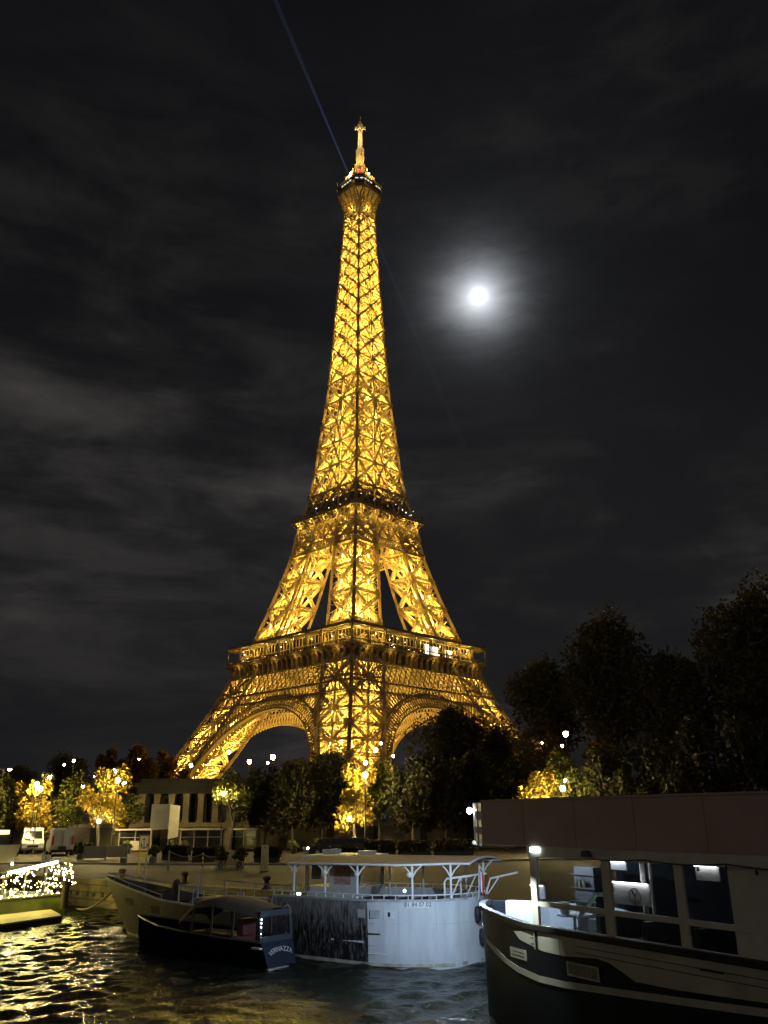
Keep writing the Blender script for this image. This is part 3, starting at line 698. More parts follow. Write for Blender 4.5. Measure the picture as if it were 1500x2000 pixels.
bld = thing('colonnaded_building', 'low stone station building with a row of square piers under a heavy entablature', 'building', (0, 0, 0))
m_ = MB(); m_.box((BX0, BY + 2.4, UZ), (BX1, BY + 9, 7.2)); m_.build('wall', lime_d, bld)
m_ = MB(); m_.box((BX0 - .3, BY - .35, 7.25), (BX1 + .3, BY + 9, 8.0)); m_.box((BX0 - .7, BY - .8, 8.0), (BX1 + .7, BY + 9, 8.35)); m_.box((BX0 - .1, BY - .2, 8.35), (BX1 + .1, BY + 9, 8.9)); m_.build('entablature', mat('dimmed_stone', (.018, .015, .010), .85, var=.5, vscale=1.2), bld)  # entablature colour darkened to stand for weak light on it
m_ = MB(); m_.box((BX0, BY - .2, UZ), (BX1, BY + 2.4, UZ + .25)); m_.build('plinth', lime, bld)
proto = None
for k, x in enumerate(np.arange(BX0 + .3, BX1, 1.66)):
    m_ = MB(); m_.box((x - .33, BY, UZ + .25), (x + .33, BY + .8, 6.95)); m_.box((x - .4, BY - .07, 6.95), (x + .4, BY + .87, 7.25)); m_.box((x - .4, BY - .07, UZ + .25), (x + .4, BY + .87, UZ + .5)); m_.build('pier', lime, bld)
for k, x in enumerate(np.arange(BX0 + 1.13, BX1 - 1, 1.66)):
    m_ = MB(); m_.box((x - .5, BY + 2.2, UZ + .6), (x + .5, BY + 2.39, 6.8)); m_.build('window', mat('dark_window', (.02, .018, .015), .12), bld)

# glazed kiosks along the foot of the wall, left part
frm = mat('pale_frame', (.38, .35, .28), .5, var=.2)
def kiosk(x0, x1, y, h, label, gl):
    k = thing('quay_kiosk', label, 'kiosk', (x0, y, QZ), 0, 'glazed kiosks along the wall')
    W_ = x1 - x0
    m_ = MB(); m_.box((.06, .1, .1), (W_ - .06, 4.5, h - .12)); m_.build('glazing', gl, k)
    m_ = MB()
    n = max(2, int(W_ / 1.25))
    for i in range(n + 1): m_.box((W_ * i / n - .05, 0, 0), (W_ * i / n + .05, .099, h - .1))
    m_.box((0, .02, h * .62), (W_, .098, h * .62 + .06)); m_.build('frame', frm, k)
    m_ = MB(); m_.box((-.2, -.9, h - .1), (W_ + .2, 4.6, h + .06)); m_.build('awning', mat('awning_cloth', (.34, .31, .23), .7, var=.2), k)
dk = mat('kiosk_glass', (.012, .012, .012), .1, var=.1)
kx = [at_z(x, 1672, QZ).x for x in (0, 1)]
for (px0, px1, lb) in ((232, 295, 'dark glazed kiosk left of the pale screen, shrubs before it'), (352, 432, 'long glazed kiosk with pale awning, right of the screen'), (452, 500, 'narrow dark glazed kiosk with white door frame')):
    x0, x1 = at_y(px0, 1640, 93).x, at_y(px1, 1640, 93).x; kiosk(x0, x1, 93, 2.15, lb, dk)
p = at_y(436, 1640, 93.5); p2_ = at_y(452, 1640, 93.5)
m_ = MB(); m_.box((p.x, 93.4, QZ), (p2_.x, 95, 3.6)); m_.box((p.x - .1, 93.3, 3.6), (p2_.x + .1, 95.1, 3.85)); tag(m_.build('stone_pillar', lime), 'square limestone pillar standing between the two right hand kiosks', 'pillar')
# big blank screen
sc0, sc1 = at_y(296, 1580, 88), at_y(349, 1580, 88)
scr = thing('blank_screen', 'large blank cream screen on two posts in front of the colonnade', 'screen', (sc0.x, 88, QZ))
sw = sc1.x - sc0.x
m_ = MB(); m_.prism([(0, 0, 2.2), (sw * .7, -.3, 2.2), (sw * .7, -.3, 4.5), (0, 0, 4.5)], (0, .12, 0)); m_.prism([(sw * .7 + .01, -.3, 1.3), (sw, .5, 1.5), (sw, .5, 4.35), (sw * .7 + .01, -.3, 4.5)], (0, .12, 0)); m_.build('panel', mat('cream_canvas', (.62, .60, .46), .7, var=.15, vscale=1.2), scr)
m_ = MB()
for x in (.1, sw * .68): m_.tube([(x, .2, 0), (x, .2, 4.4)], .05, 8)
m_.build('post', frm, scr)

# ================================================================ TREES
def crown_mesh(name, seed, rx, ry, rz, n, leaf, m, blobs=16, boxy=False, gap=.0):
    r = np.random.RandomState(seed)
    cs = []
    while len(cs) < blobs:
        p = r.uniform(-1, 1, 3)
        if boxy or (p ** 2).sum() < 1: cs.append(p * (.78 if boxy else .74))
    cs = np.array(cs); rad = r.uniform(.26, .46, blobs) * (1.05 if boxy else 1.0)
    k = r.randint(0, blobs, n); d = r.normal(size=(n, 3)); d /= np.linalg.norm(d, axis=1)[:, None]
    P = cs[k] + d * (rad[k] * r.uniform(.25, 1, n) ** .5)[:, None]
    keep = r.uniform(size=n) > gap; P = P[keep]; n = len(P)
    P = P * np.array([rx, ry, rz])
    # random leaf quads with a droop
    a = r.normal(size=(n, 3)); a /= np.linalg.norm(a, axis=1)[:, None]; b_ = r.normal(size=(n, 3)); b_ -= a * (a * b_).sum(1)[:, None]; b_ /= np.linalg.norm(b_, axis=1)[:, None]
    s = leaf * r.uniform(.55, 1.3, n)[:, None]
    V = np.stack([P - a * s, P + b_ * s * .55, P + a * s, P - b_ * s * .55], 1).reshape(-1, 3)
    F = np.arange(4 * n).reshape(n, 4)
    me = bpy.data.meshes.new(name); me.from_pydata(V.tolist(), [], F.tolist()); me.materials.append(m); return me, cs * np.array([rx, ry, rz])
def trunk_mesh(name, h0, cs, r0, m, seed, lean=.3):
    rr = random.Random(seed); b_ = MB(); top = Vector((rr.uniform(-lean, lean), rr.uniform(-lean, lean), h0))
    pts = [Vector((0, 0, -.1)), Vector((top.x * .3, top.y * .3, h0 * .35)), top]
    b_.tube(pts, [r0 * 1.25, r0, r0 * .75], 8)
    for c in cs:
        c = Vector(c) ; mid = top.lerp(c, .5) + Vector((rr.uniform(-.3, .3), rr.uniform(-.3, .3), rr.uniform(-.1, .5)))
        b_.tube([top - Vector((0, 0, .2)), mid, c], [r0 * .45, r0 * .28, r0 * .08], 5, False)
        for q in range(3):
            e = c + Vector((rr.gauss(0, 1), rr.gauss(0, 1), rr.gauss(.3, .8))) * (h0 * .22); b_.tube([mid.lerp(c, .6), e], [r0 * .14, r0 * .03], 4, False)
    me = bpy.data.meshes.new(name); me.from_pydata(b_.v, [], b_.f); me.materials.append(m); return me
bark = mat('bark', (.075, .06, .045), .85, var=.35, vscale=4, bump=.4, bscale=10)
LG = leafmat('plane_leaves_green', (.055, .075, .014), (.13, .12, .02))
LY = leafmat('plane_leaves_yellow', (.25, .19, .022), (.42, .28, .03), 1.2)
LO = leafmat('autumn_leaves_orange', (.14, .062, .012), (.21, .10, .015))
LC = leafmat('shaded_clipped_leaves', (.026, .03, .012), (.05, .044, .018))  # leaf colour lowered to imitate crowns out of the lamp light; hedges share it
LD = leafmat('dark_leaves', (.055, .056, .028), (.115, .09, .045))
def tree_kind(kind, seed, h0, rx, ry, rz, n, leaf, m, blobs, boxy=False, r0=.16, gap=0.0):
    me, cs = crown_mesh(kind + '_crown', seed, rx, ry, rz, n, leaf, m, blobs, boxy, gap)
    cc = cs + np.array([0, 0, h0 + rz * .75]); tm = trunk_mesh(kind + '_trunk', h0, [tuple(c) for c in cc], r0, bark, seed)
    return me, tm, h0 + rz * .75
def plant_tree(kind, label, K, loc, rz, sc, group, name='plane_tree', cat='tree', zs=1.0):
    me, tm, cz = K
    o = thing(name, label, cat, loc, rz, group); o.scale = (sc, sc, sc * zs)
    c = bpy.data.objects.new('crown', me); COL.objects.link(c); c.parent = o; c.location = (0, 0, cz)
    t_ = bpy.data.objects.new('trunk', tm); COL.objects.link(t_); t_.parent = o
    return o
KG = [tree_kind('green', s_, 2.9, 2.3, 2.2, 3.5, 3600, .23, LG, 26, True) for s_ in (1, 2)]
KY = [tree_kind('yellow', s_, 2.7, 2.2, 2.1, 3.1, 3000, .22, LY, 22, True, gap=.1) for s_ in (3, 4)]
KS = tree_kind('sparse', 7, 2.6, 2.2, 2.0, 2.9, 1300, .22, LG, 20, True)
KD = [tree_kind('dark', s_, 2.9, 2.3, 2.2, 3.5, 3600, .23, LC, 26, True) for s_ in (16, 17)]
KB = [tree_kind('big', s_, 7.5, 6.8, 6.0, 8.8, 11000, .33, LD, 34, False, .4) for s_ in (8, 9)]
KO = [tree_kind('orange', s_, 4.0, 3.6, 3.4, 4.6, 4200, .32, LO, 22, False, .25) for s_ in (12, 13)]
rows = [  # photo column, distance, kind, label, scale, height scale
 (-10, 93, KG[0], 'dark green plane tree cut by the left edge of the picture', .95, .9),
 (30, 96, KG[1], 'dim plane tree left of the yellow leaved one over the vans', .9, .85),
 (66, 92, KY[0], 'yellow plane tree glowing above the white vans under paired lamps', .95, .92),
 (120, 95, KG[1], 'shaded plane tree between the two glowing yellow ones', .95, .88),
 (197, 91, KY[1], 'brightest yellow plane tree, left of the stone colonnade, with a lamp in its crown', 1.05, .95),
 (247, 95, KS, 'thin dark tree at the left end of the colonnade', .9, .85),
 (452, 92, KS, 'sparse plane tree before the colonnade with its piers showing through the leaves', 1.02, 1.1),
 (520, 94, KD[0], 'dark plane tree right of the sparse one, covering the colonnade', 1.0, 1.0),
 (572, 91, KD[1], 'dark plane tree over the beige stele on the quay', 1.0, 1.02),
 (628, 95, KD[0], 'dark plane tree just left of the lit tree below the tower', 1.05, 1.08),
 (694, 90, KY[0], 'lit yellow green plane tree straight below the tower', 1.0, 1.05),
 (742, 93.5, KS, 'plane tree with brownish leaves right of the lit central one', 1.1, 1.12),
 (806, 90, KD[1], 'dark plane tree over the bare wall, dark trunk against the stone', 1.05, 1.03),
 (868, 91, KD[0], 'second dark plane tree right of the lit central one, thick trunk', 1.08, 1.02),
 (930, 93, KD[1], 'dark plane tree rising behind the lamp on the big boat roof', 1.08, 1.05),
 (988, 90, KD[0], 'dark plane tree left of the lit one over the boat roof', 1.05, 1.03),
 (1050, 84, KY[1], 'yellow tree lit from below just over the edge of the boat roof', .9, 1.0),
 (1122, 86, KG[1], 'green tree lit on its left by a lantern over the boat roof', 1.0, 1.0),
 (1195, 84, KD[0], 'dark clipped tree right of the lantern over the boat roof', 1.1, 1.08),
 (1262, 82, KD[1], 'dark clipped tree below the tall bare tree at right', 1.1, 1.08),
 (1332, 80, KD[0], 'dark clipped tree in the middle of the row at right', 1.1, 1.1),
 (1402, 78, KD[1], 'bushy dark clipped tree, second from the right edge', 1.15, 1.15),
 (1478, 76, KD[0], 'bushy dark clipped tree cut by the right edge', 1.2, 1.15)]
rnd = random.Random(21)
for (px, Y, K, lb, sc, zs) in rows:
    p = at_y(px, 1600, Y); plant_tree('row', lb, K, (p.x, Y, QZ), rnd.uniform(0, 6.28) if K not in KY else rnd.choice((0.0, 1.57, 3.14)), sc, 'plane trees along the quay', zs=zs)
def back(px, pytop, Y, K, lb, name, zs=1.0, hnat=None):
    p = at_y(px, pytop, Y); me, tm, cz = K; hgt = cz + max(v.co.z for v in me.vertices)
    sc = (p.z - UZ + 0.3) / hgt / zs; plant_tree('b', lb, K, (p.x, Y, UZ - .2), rnd.uniform(0, 6.28), sc, 'big trees behind the quay', name, zs=zs)
back(1175, 1165, 128, KB[0], 'huge dark rounded tree against the sky right of the tower', 'broadleaf_tree', 1.15)
back(1060, 1275, 140, KB[1], 'dark tree leaning out towards the tower, left flank of the big group', 'broadleaf_tree', 1.0)
back(1300, 1260, 118, KB[1], 'lower dark tree in the dip between the two huge ones', 'broadleaf_tree', 1.0)
back(1440, 1115, 108, KB[0], 'huge dark tree filling the right edge of the picture', 'broadleaf_tree', 1.15)
back(1560, 1150, 104, KB[1], 'huge dark tree mostly beyond the right edge', 'broadleaf_tree', 1.2)
back(880, 1372, 160, KB[1], 'dark tree hiding the right arch of the tower', 'broadleaf_tree', .8)
back(955, 1400, 175, KB[0], 'dark tree before the right leg of the tower', 'broadleaf_tree', .8)
back(652, 1455, 170, KB[0], 'small dark tree before the foot of the nearest tower leg', 'broadleaf_tree', .7)
back(590, 1478, 190, KB[1], 'dim tree under the left arch of the tower', 'broadleaf_tree', .7)
for px, py, Y, K, lb in ((318, 1464, 215, KO[0], 'orange lit tree touching the left leg of the tower'), (268, 1450, 205, KO[1], 'rust brown tree left of the orange lit one'), (222, 1458, 200, KO[0], 'dim brown tree behind the brightest yellow tree'),
        (140, 1462, 190, KB[0], 'dark tree far left behind the shaded plane tree'), (40, 1490, 185, KB[1], 'dark low tree behind the orange street light'), (362, 1500, 210, KO[1], 'low reddish tree at the foot of the left leg'),
        (1030, 1420, 225, KO[0], 'brown tree at the foot of the right leg'), (1185, 1425, 215, KO[1], 'bush of orange lit leaves glimpsed under the huge dark tree')):
    back(px, py, Y, K, lb, 'autumn_tree', .8 if K in KB else 1.0)
# ================================================================ STREET LAMPS
lampm = mat('lamp_iron', (.05, .05, .045), .5)
def bulbm(name, col, st): return mat(name, (.9, .9, .9), .5, emit=col, strength=st, var=0)
B_Y = bulbm('bulb_warm', (1, .80, .42), 90); B_O = bulbm('bulb_sodium', (1, .50, .18), 120); B_W = bulbm('bulb_cool', (.85, 1, .92), 160); B_S = bulbm('bulb_strong', (1, .76, .30), 1500); B_D = bulbm('bulb_dim', (1, .82, .55), 60)
def street_lamp(px, py, Y, gz, r, bm, label, style='lantern'):
    r = r * (.72 if Y > 98 else .9)
    p = at_y(px, py, Y); h = p.z - gz
    o = thing('street_lamp', label, 'street lamp', (p.x, Y, gz), 0, 'street lamps')
    b_ = MB()
    if style == 'lantern':
        b_.lathe([(.14, -.05), (.14, .5), (.09, .7), (.055, 1.2), (.045, h - r * 1.5), (.09, h - r * 1.35), (.05, h - r * 1.15)], 8)
        b_.lathe([(r * 1.25, h + r * 1.05), (r * .7, h + r * 1.5), (.03, h + r * 1.9)], 8)
    elif style == 'arm':
        b_.lathe([(.12, -.05), (.09, 1.0), (.06, h - .3)], 8); b_.tube([(0, 0, h - .4), (.25, 0, h + .35), (.8, 0, h + .4), (1.0, 0, h + .3)], .045, 6)
        b_.box((.75, -.15, h + .16), (1.35, .15, h + .34))
    else:                                                       # twin heads
        b_.lathe([(.12, -.05), (.09, 1.0), (.06, h + .1)], 8); b_.beam((-.9, 0, h + .15), (.9, 0, h + .15), .08, .08, (0, 0, 1))
        for s_ in (-1, 1): b_.box((s_ * .8 - .35, -.15, h + .12), (s_ * .8 + .35, .15, h + .26))
    b_.build('pole', lampm, o)
    xs = (0,) if style == 'lantern' else ((1.05,) if style == 'arm' else (-.8, .8))
    for x in xs:
        g = MB()
        if style == 'lantern': g.lathe([(r * .55, h - r), (r * .95, h - r * .3), (r, h + r * .4), (r * .75, h + r)], 10)
        else: g.lathe([(r * .3, h - r * .45 + .05), (r, h + .05), (r * 1.0, h + .1)], 8, (x, 0, 0))
        g.build('bulb', bm, o)
    return o
LAMPS = [(7, 1504, 120, UZ, .34, B_O, 'tall orange twin headed street light at the left edge', 'twin'),
 (72, 1532, 89.2, QZ, .2, B_S, 'lantern in the yellow tree over the vans, upper one of the close pair', 'lantern'),
 (79, 1541, 89.0, QZ, .2, B_S, 'lantern in the yellow tree over the vans, lower one of the close pair', 'lantern'),
 (97, 1518, 112, UZ, .36, B_Y, 'bright lantern standing above and right of the tree over the vans', 'lantern'),
 (125, 1494, 150, UZ, .22, B_O, 'small orange lamp before the dark trees far left', 'lantern'),
 (144, 1486, 150, UZ, .26, B_D, 'small pale lamp on a pole against the dark trees far left', 'lantern'),
 (162, 1536, 108, UZ, .22, B_W, 'small greenish lamp left of the brightest yellow tree', 'lantern'),
 (135, 1604, 98, QZ, .2, B_D, 'low white lamp under the shaded plane tree behind the van', 'lantern'),
 (184, 1517, 150, UZ, .16, B_O, 'tiny reddish lamp far behind the brightest yellow tree', 'lantern'),
 (225, 1507, 110, UZ, .40, B_Y, 'topmost bright lantern over the brightest yellow tree', 'lantern'),
 (230, 1524, 88.6, QZ, .2, B_S, 'middle bright lantern of three over the brightest yellow tree', 'lantern'),
 (243, 1530, 104, UZ, .26, B_W, 'greenish lamp, right one of three over the brightest yellow tree', 'lantern'),
 (193, 1604, 88.4, QZ, .17, B_S, 'low lantern shining inside the brightest yellow tree', 'lantern'),
 (257, 1484, 130, UZ, .2, B_O, 'tall curved arm street light before the rust brown tree', 'arm'),
 (373, 1495, 175, UZ, .42, B_Y, 'bright lamp over the foot of the left tower leg', 'lantern'),
 (447, 1469, 178, UZ, .42, B_Y, 'white lamp against the inner side of the left tower leg', 'lantern'),
 (487, 1488, 180, UZ, .5, B_O, 'orange lamp under the left arch of the tower', 'lantern'),
 (533, 1479, 165, UZ, .55, B_Y, 'largest bright lamp under the left arch of the tower', 'lantern'),
 (523, 1490, 190, UZ, .3, B_O, 'smaller lamp just below the largest one under the arch', 'lantern'),
 (436, 1550, 90.6, QZ, .17, B_S, 'lantern among the leaves of the sparse tree before the colonnade', 'lantern'),
 (714, 1490, 88.0, QZ, .16, B_S, 'upper lantern in the lit tree straight below the tower', 'lantern'),
 (713, 1514, 87.6, QZ, .22, B_S, 'lower lantern in the lit tree straight below the tower', 'lantern'),
 (683, 1599, 88, QZ, .17, B_S, 'low lantern beside the trunk of the central lit tree', 'lantern'),
 (733, 1465, 165, UZ, .5, B_Y, 'bright lamp before the foot of the nearest tower leg', 'lantern'),
 (744, 1452, 170, UZ, .3, B_D, 'pale lamp before the nearest tower leg, above the bright one', 'lantern'),
 (768, 1477, 150, UZ, .24, B_D, 'small white lamp right of the nearest tower leg', 'lantern'),
 (800, 1597, 97, UZ, .13, B_D, 'tiny white lamp on top of the bare wall under the dark trees', 'lantern'),
 (1105, 1434, 100, UZ, .38, B_Y, 'highest white lantern under the huge trees at right', 'lantern'),
 (1058, 1453, 140, UZ, .36, B_O, 'orange lamp left of the highest lantern at right', 'lantern'),
 (1098, 1457, 130, UZ, .26, B_O, 'small orange lamp just under the highest lantern at right', 'lantern'),
 (1104, 1525, 85, QZ, .15, B_Y, 'upper lantern of the pair just over the boat roof', 'lantern'),
 (1099, 1540, 81.5, QZ, .22, B_S, 'lower lantern of the pair just over the boat roof', 'lantern'),
 (1056, 1569, 81, QZ, .14, B_S, 'lamp hidden low in the yellow tree over the boat roof', 'lantern'),
 (1201, 1423, 190, UZ, .34, B_O, 'flat orange lamp glimpsed under the huge trees at right', 'lantern')]
for a in LAMPS: street_lamp(*a)
# ================================================================ QUAY FURNITURE
red = mat('sign_red', (.55, .05, .03), .45, var=.1); white = mat('sign_white', (.78, .76, .68), .5, var=.1); yel = mat('sign_yellow', (.75, .62, .10), .5, var=.1); ink = mat('sign_black', (.012, .012, .012), .5, var=0)
p = at_z(276, 1708, QZ); sg = thing('anchor_sign', 'red bordered white sign with black anchor over a yellow plate, on two yellow legs', 'sign', p)
m_ = MB(); m_.box((-.30, 0, 1.30), (.30, .05, 2.22)); m_.build('border', red, sg)
m_ = MB(); m_.box((-.245, -.006, 1.36), (.245, -.001, 2.16)); m_.build('face', white, sg)
m_ = MB(); y_ = -.012
m_.beam((.03, y_, 1.48), (-.02, y_, 2.08), .045, .008, (0, 1, 0)); m_.beam((-.11, y_, 1.98), (.09, y_, 2.0), .04, .008, (0, 1, 0))
arc_ = [(.03 + .19 * math.sin(a), y_, 1.67 - .19 * math.cos(a)) for a in np.linspace(-1.45, 1.45, 12)]
for i in range(11): m_.beam(arc_[i], arc_[i + 1], .055, .008, (0, 1, 0))
for s_ in (-1, 1): m_.prism([(.03 + s_ * .23, y_ - .004, 1.64), (.03 + s_ * .12, y_ - .004, 1.64), (.03 + s_ * .2, y_ - .004, 1.78)], (0, .008, 0))
m_.build('anchor', ink, sg)
m_ = MB(); m_.box((-.27, 0, 1.0), (.27, .05, 1.26)); m_.build('plate', yel, sg)
for x in (-.2, .2):
    m_ = MB(); m_.box((x - .045, .052, -.05), (x + .045, .12, 2.0)); m_.build('leg', yel, sg)
p = at_z(516, 1703, QZ); st_ = thing('info_stele', 'slim beige information stele standing on the quay edge of the road', 'stele', p)
m_ = MB(); m_.box((-.23, -.06, 0), (.23, .06, 1.58)); m_.build('panel', mat('beige_stele', (.42, .37, .25), .6, var=.15), st_)
m_ = MB()
for i in range(6): m_.box((-.12, -.066, .5 + i * .13), (-.12 + .09 + (i * 37 % 10) * .01, -.061, .53 + i * .13))
m_.box((-.09, -.066, 1.36), (.07, -.061, 1.46)); m_.build('text_lines', mat('stele_ink', (.2, .17, .11), .6), st_)
m_ = MB(); m_.box((-.27, -.1, -.02), (.27, .1, .05)); m_.build('base', lampm, st_)
p = at_z(87, 1702, QZ); s2 = thing('small_sign', 'small square white sign on a thin stake beside the ramp', 'sign', p)
m_ = MB(); m_.box((-.28, -.02, .55), (.28, .02, 1.0)); m_.build('face', white, s2); m_ = MB(); m_.beam((0, .03, -.05), (0, .03, .9), .05, .05, (0, 1, 0)); m_.build('stake', lampm, s2)
m_ = MB(); m_.box((-.04, -.026, .66), (.06, -.021, .90)); m_.build('mark', mat('sign_grey', (.3, .3, .28), .5), s2)

# planter boxes with crossed fronts
box_m = mat('planter_green', (.05, .06, .04), .6); cross_m = mat('planter_trim', (.42, .42, .36), .55)
bush_a, _ = crown_mesh('shrub_crown', 31, .55, .55, .75, 900, .10, LG, 12, False); bush_b, _ = crown_mesh('shrub_crown', 32, .7, .6, .6, 900, .10, LG, 12, False)
bush_y, _ = crown_mesh('shrub_crown', 33, .6, .5, .6, 700, .11, leafmat('pale_shrub_leaves', (.16, .17, .06), (.28, .27, .11)), 12, False)
PLN = MB(); PLN.box((-.34, -.34, .06), (.34, .34, .72))
PTR = MB()
for x in (-.34, .34):
    for y in (-.34, .34): PTR.box((x - .05, y - .05, 0), (x + .05, y + .05, .84))
for s_ in (-1, 1):
    for sy in (-1, 1):
        PTR.beam((-.3, sy * .36, .1), (.3, sy * .36, .7), .05, .02, (0, 1, 0)); PTR.beam((.3, sy * .365, .1), (-.3, sy * .365, .7), .05, .02, (0, 1, 0))
for z in (.08, .72):
    for sy in (-1, 1): PTR.box((-.36, sy * .36 - .02, z - .03), (.36, sy * .36 + .02, z + .03))
planter0 = thing('planter_box', 'x', 'planter', (0, 0, 0)); PLN.build('box', box_m, planter0); PTR.build('trim', cross_m, planter0)
first = True
SHL = ['small dark shrub in the left planter of the pair near the stele', 'big dark shrub in the crossed planter nearest the stele', 'round dark shrub just right of the anchor sign', 'pale round shrub left of the anchor sign, farther back', 'dark shrub right of the panel van', 'tall pale shrub right of the anchor sign, before the screen', 'small yellowish shrub below the blank screen', 'big pale shrub before the long kiosk', 'pale leafy shrub right of the stele, near the wall', 'leafy shrub just left of the parked cars']
for px, py, sc, bush, lb in ((432, 1697, 1.05, bush_a, 'square planter with crossed front, left one of the pair near the stele'), (468, 1697, 1.05, bush_b, 'square planter with crossed front nearest the stele, holding a big shrub'),
        (298, 1687, 1.0, bush_b, 'planter with crossed front just right of the anchor sign'), (241, 1688, .95, None, 'empty planter with crossed front left of the anchor sign'), (249, 1668, 1.0, bush_y, 'planter with pale round shrub behind the anchor sign'),
        (156, 1680, 1.0, bush_a, 'planter with crossed front right of the van'), (208, 1672, 1.0, None, 'planter trestle with crossed front between the pale barriers'), (288, 1662, 1.0, bush_y, 'planter with tall pale shrub right of the anchor sign, farther back'),
        (338, 1662, .9, bush_y, 'planter with small yellowish shrub before the kiosk'), (362, 1668, 1.0, bush_y, 'planter with big pale shrub before the kiosk door'), (574, 1668, 1.1, bush_y, 'planter with pale shrub right of the stele, near the wall'), (622, 1664, 1.1, bush_y, 'planter with leafy shrub just left of the parked cars')):
    p = at_z(px, py, QZ)
    if first: o = planter0; first = False
    else: o = copy_tree(planter0)
    o.location = p; sc *= .62; o.scale = (sc, sc, sc); o.rotation_euler = (0, 0, rnd.uniform(-.12, .12)); tag(o, lb, 'planter', 'planter boxes on the quay')
    if bush:
        b_ = bpy.data.objects.new('shrub', bush); COL.objects.link(b_); b_.location = (p.x, p.y, p.z + .72 * sc + .42); b_.scale = (sc * 1.4,) * 3
        tag(b_, SHL.pop(0), 'shrub', 'shrubs in planters')
# pale barrier panels
bar0 = None
for px, py, w_, lb in ((184, 1680, 2.0, 'pale solid barrier panel right of the dark planter by the van'), (226, 1678, 1.9, 'pale solid barrier panel just left of the anchor sign'), (268, 1664, 1.6, 'pale barrier panel behind the anchor sign'), (450, 1693, 1.5, 'greenish panel between the two crossed planters')):
    p = at_z(px, py, QZ); o = thing('barrier', lb, 'barrier', p, rnd.uniform(-.1, .1), 'barrier panels on the quay')
    m_ = MB(); m_.box((-w_ / 2, -.03, .15), (w_ / 2, .03, 1.05)); m_.build('panel', mat('barrier_panel', (.42, .37, .30), .6, var=.2), o)
    m_ = MB()
    for x in (-w_ / 2 + .1, w_ / 2 - .1): m_.box((x - .03, -.25, 0), (x + .03, .25, .05)); m_.box((x - .025, .031, 0), (x + .025, .07, 1.1))
    m_.build('foot', lampm, o)
# bollards with chain
def bollard(px, py, stripes, h, lb):
    p = at_z(px, py, QZ); o = thing('bollard', lb, 'bollard', p, 0, 'bollards on the quay')
    m_ = MB(); m_.lathe([(.14, 0), (.14, .05), (.06, .07), (.06, h - .05), (.03, h)], 8); m_.build('post', white if stripes else mat('grey_post', (.25, .24, .22), .5), o)
    if stripes:
        m_ = MB()
        for i in range(3): m_.lathe([(.063, .15 + i * .3), (.063, .3 + i * .3)], 8)
        m_.build('stripe', red, o)
    return p + Vector((0, 0, h - .08))
b1 = bollard(328, 1700, False, 1.25, 'plain grey bollard post right of the anchor sign'); b2 = bollard(395, 1697, True, 1.0, 'red and white striped bollard holding the sagging chains'); b3 = Vector(at_z(425, 1695, QZ)) + Vector((0, 0, .8))
for A, B, lb in ((b1, b2, 'sagging chain between the grey post and the striped bollard'), (b2, b3, 'short chain from the striped bollard to the left crossed planter')):
    m_ = MB(); pts = [A.lerp(B, t) - Vector((0, 0, .55 * 4 * t * (1 - t) * (A - B).length / 5)) for t in np.linspace(0, 1, 14)]; m_.tube(pts, .03, 5)
    tag(m_.build('chain', mat('chain_steel', (.35, .25, .2), .5)), lb, 'chain')
# low kerb blocks at the far side of the road
m_ = MB(); kerb = mat('kerb_stone', (.3, .27, .21), .7, var=.3)
ks = [at_z(x, y, QZ) for x, y in ((-60, 1690), (60, 1687), (300, 1690), (560, 1690), (760, 1688), (1000, 1682), (1300, 1677))]
for i in range(len(ks) - 1): m_.beam(ks[i] + Vector((0, .35, .05)), ks[i + 1] + Vector((0, .35, .05)), .3, .14, (0, 0, 1))
struct(m_.build('kerb', kerb))

# clipped hedges in long boxes before the wall
for hx, (pa, pb, py, h_) in enumerate(((712, 772, 1671, 1.0), (778, 842, 1671, .95), (848, 925, 1670, 1.05), (640, 700, 1676, .55), (318, 370, 1680, .8), (377, 422, 1682, .7), (140, 176, 1669, .7), (498, 548, 1684, .8))):
    A, B = at_z(pa, py, QZ), at_z(pb, py, QZ); ln = (B - A).length; r_ = np.random.RandomState(90 + hx)
    o = thing('hedge_box', ('dark clipped hedge in a long box right of the red car', 'middle dark clipped hedge box under the bare wall', 'dark clipped hedge box farthest right under the bare wall', 'low dark hedge box in front of the parked cars', 'dark hedge box below the blank screen', 'dark hedge box behind the striped bollard', 'dark hedge box beside the panel van', 'dark hedge box just behind the stele')[hx], 'hedge', A, math.atan2(B.y - A.y, B.x - A.x), 'clipped hedges along the wall')
    m_ = MB(); m_.box((0, -.3, 0), (ln, .3, .38)); m_.build('box', box_m, o)
    n = 1500; P = r_.uniform((0, -.42, .3), (ln, .42, .3 + h_), (n, 3)); a = r_.normal(size=(n, 3)); a /= np.linalg.norm(a, axis=1)[:, None]; b_ = r_.normal(size=(n, 3)); b_ -= a * (a * b_).sum(1)[:, None]; b_ /= np.linalg.norm(b_, axis=1)[:, None]
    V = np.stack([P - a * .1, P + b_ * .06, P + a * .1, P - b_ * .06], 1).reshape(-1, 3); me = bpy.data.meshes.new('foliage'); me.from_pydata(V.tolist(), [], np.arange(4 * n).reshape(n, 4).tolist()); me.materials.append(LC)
    f_ = bpy.data.objects.new('foliage', me); COL.objects.link(f_); f_.parent = o
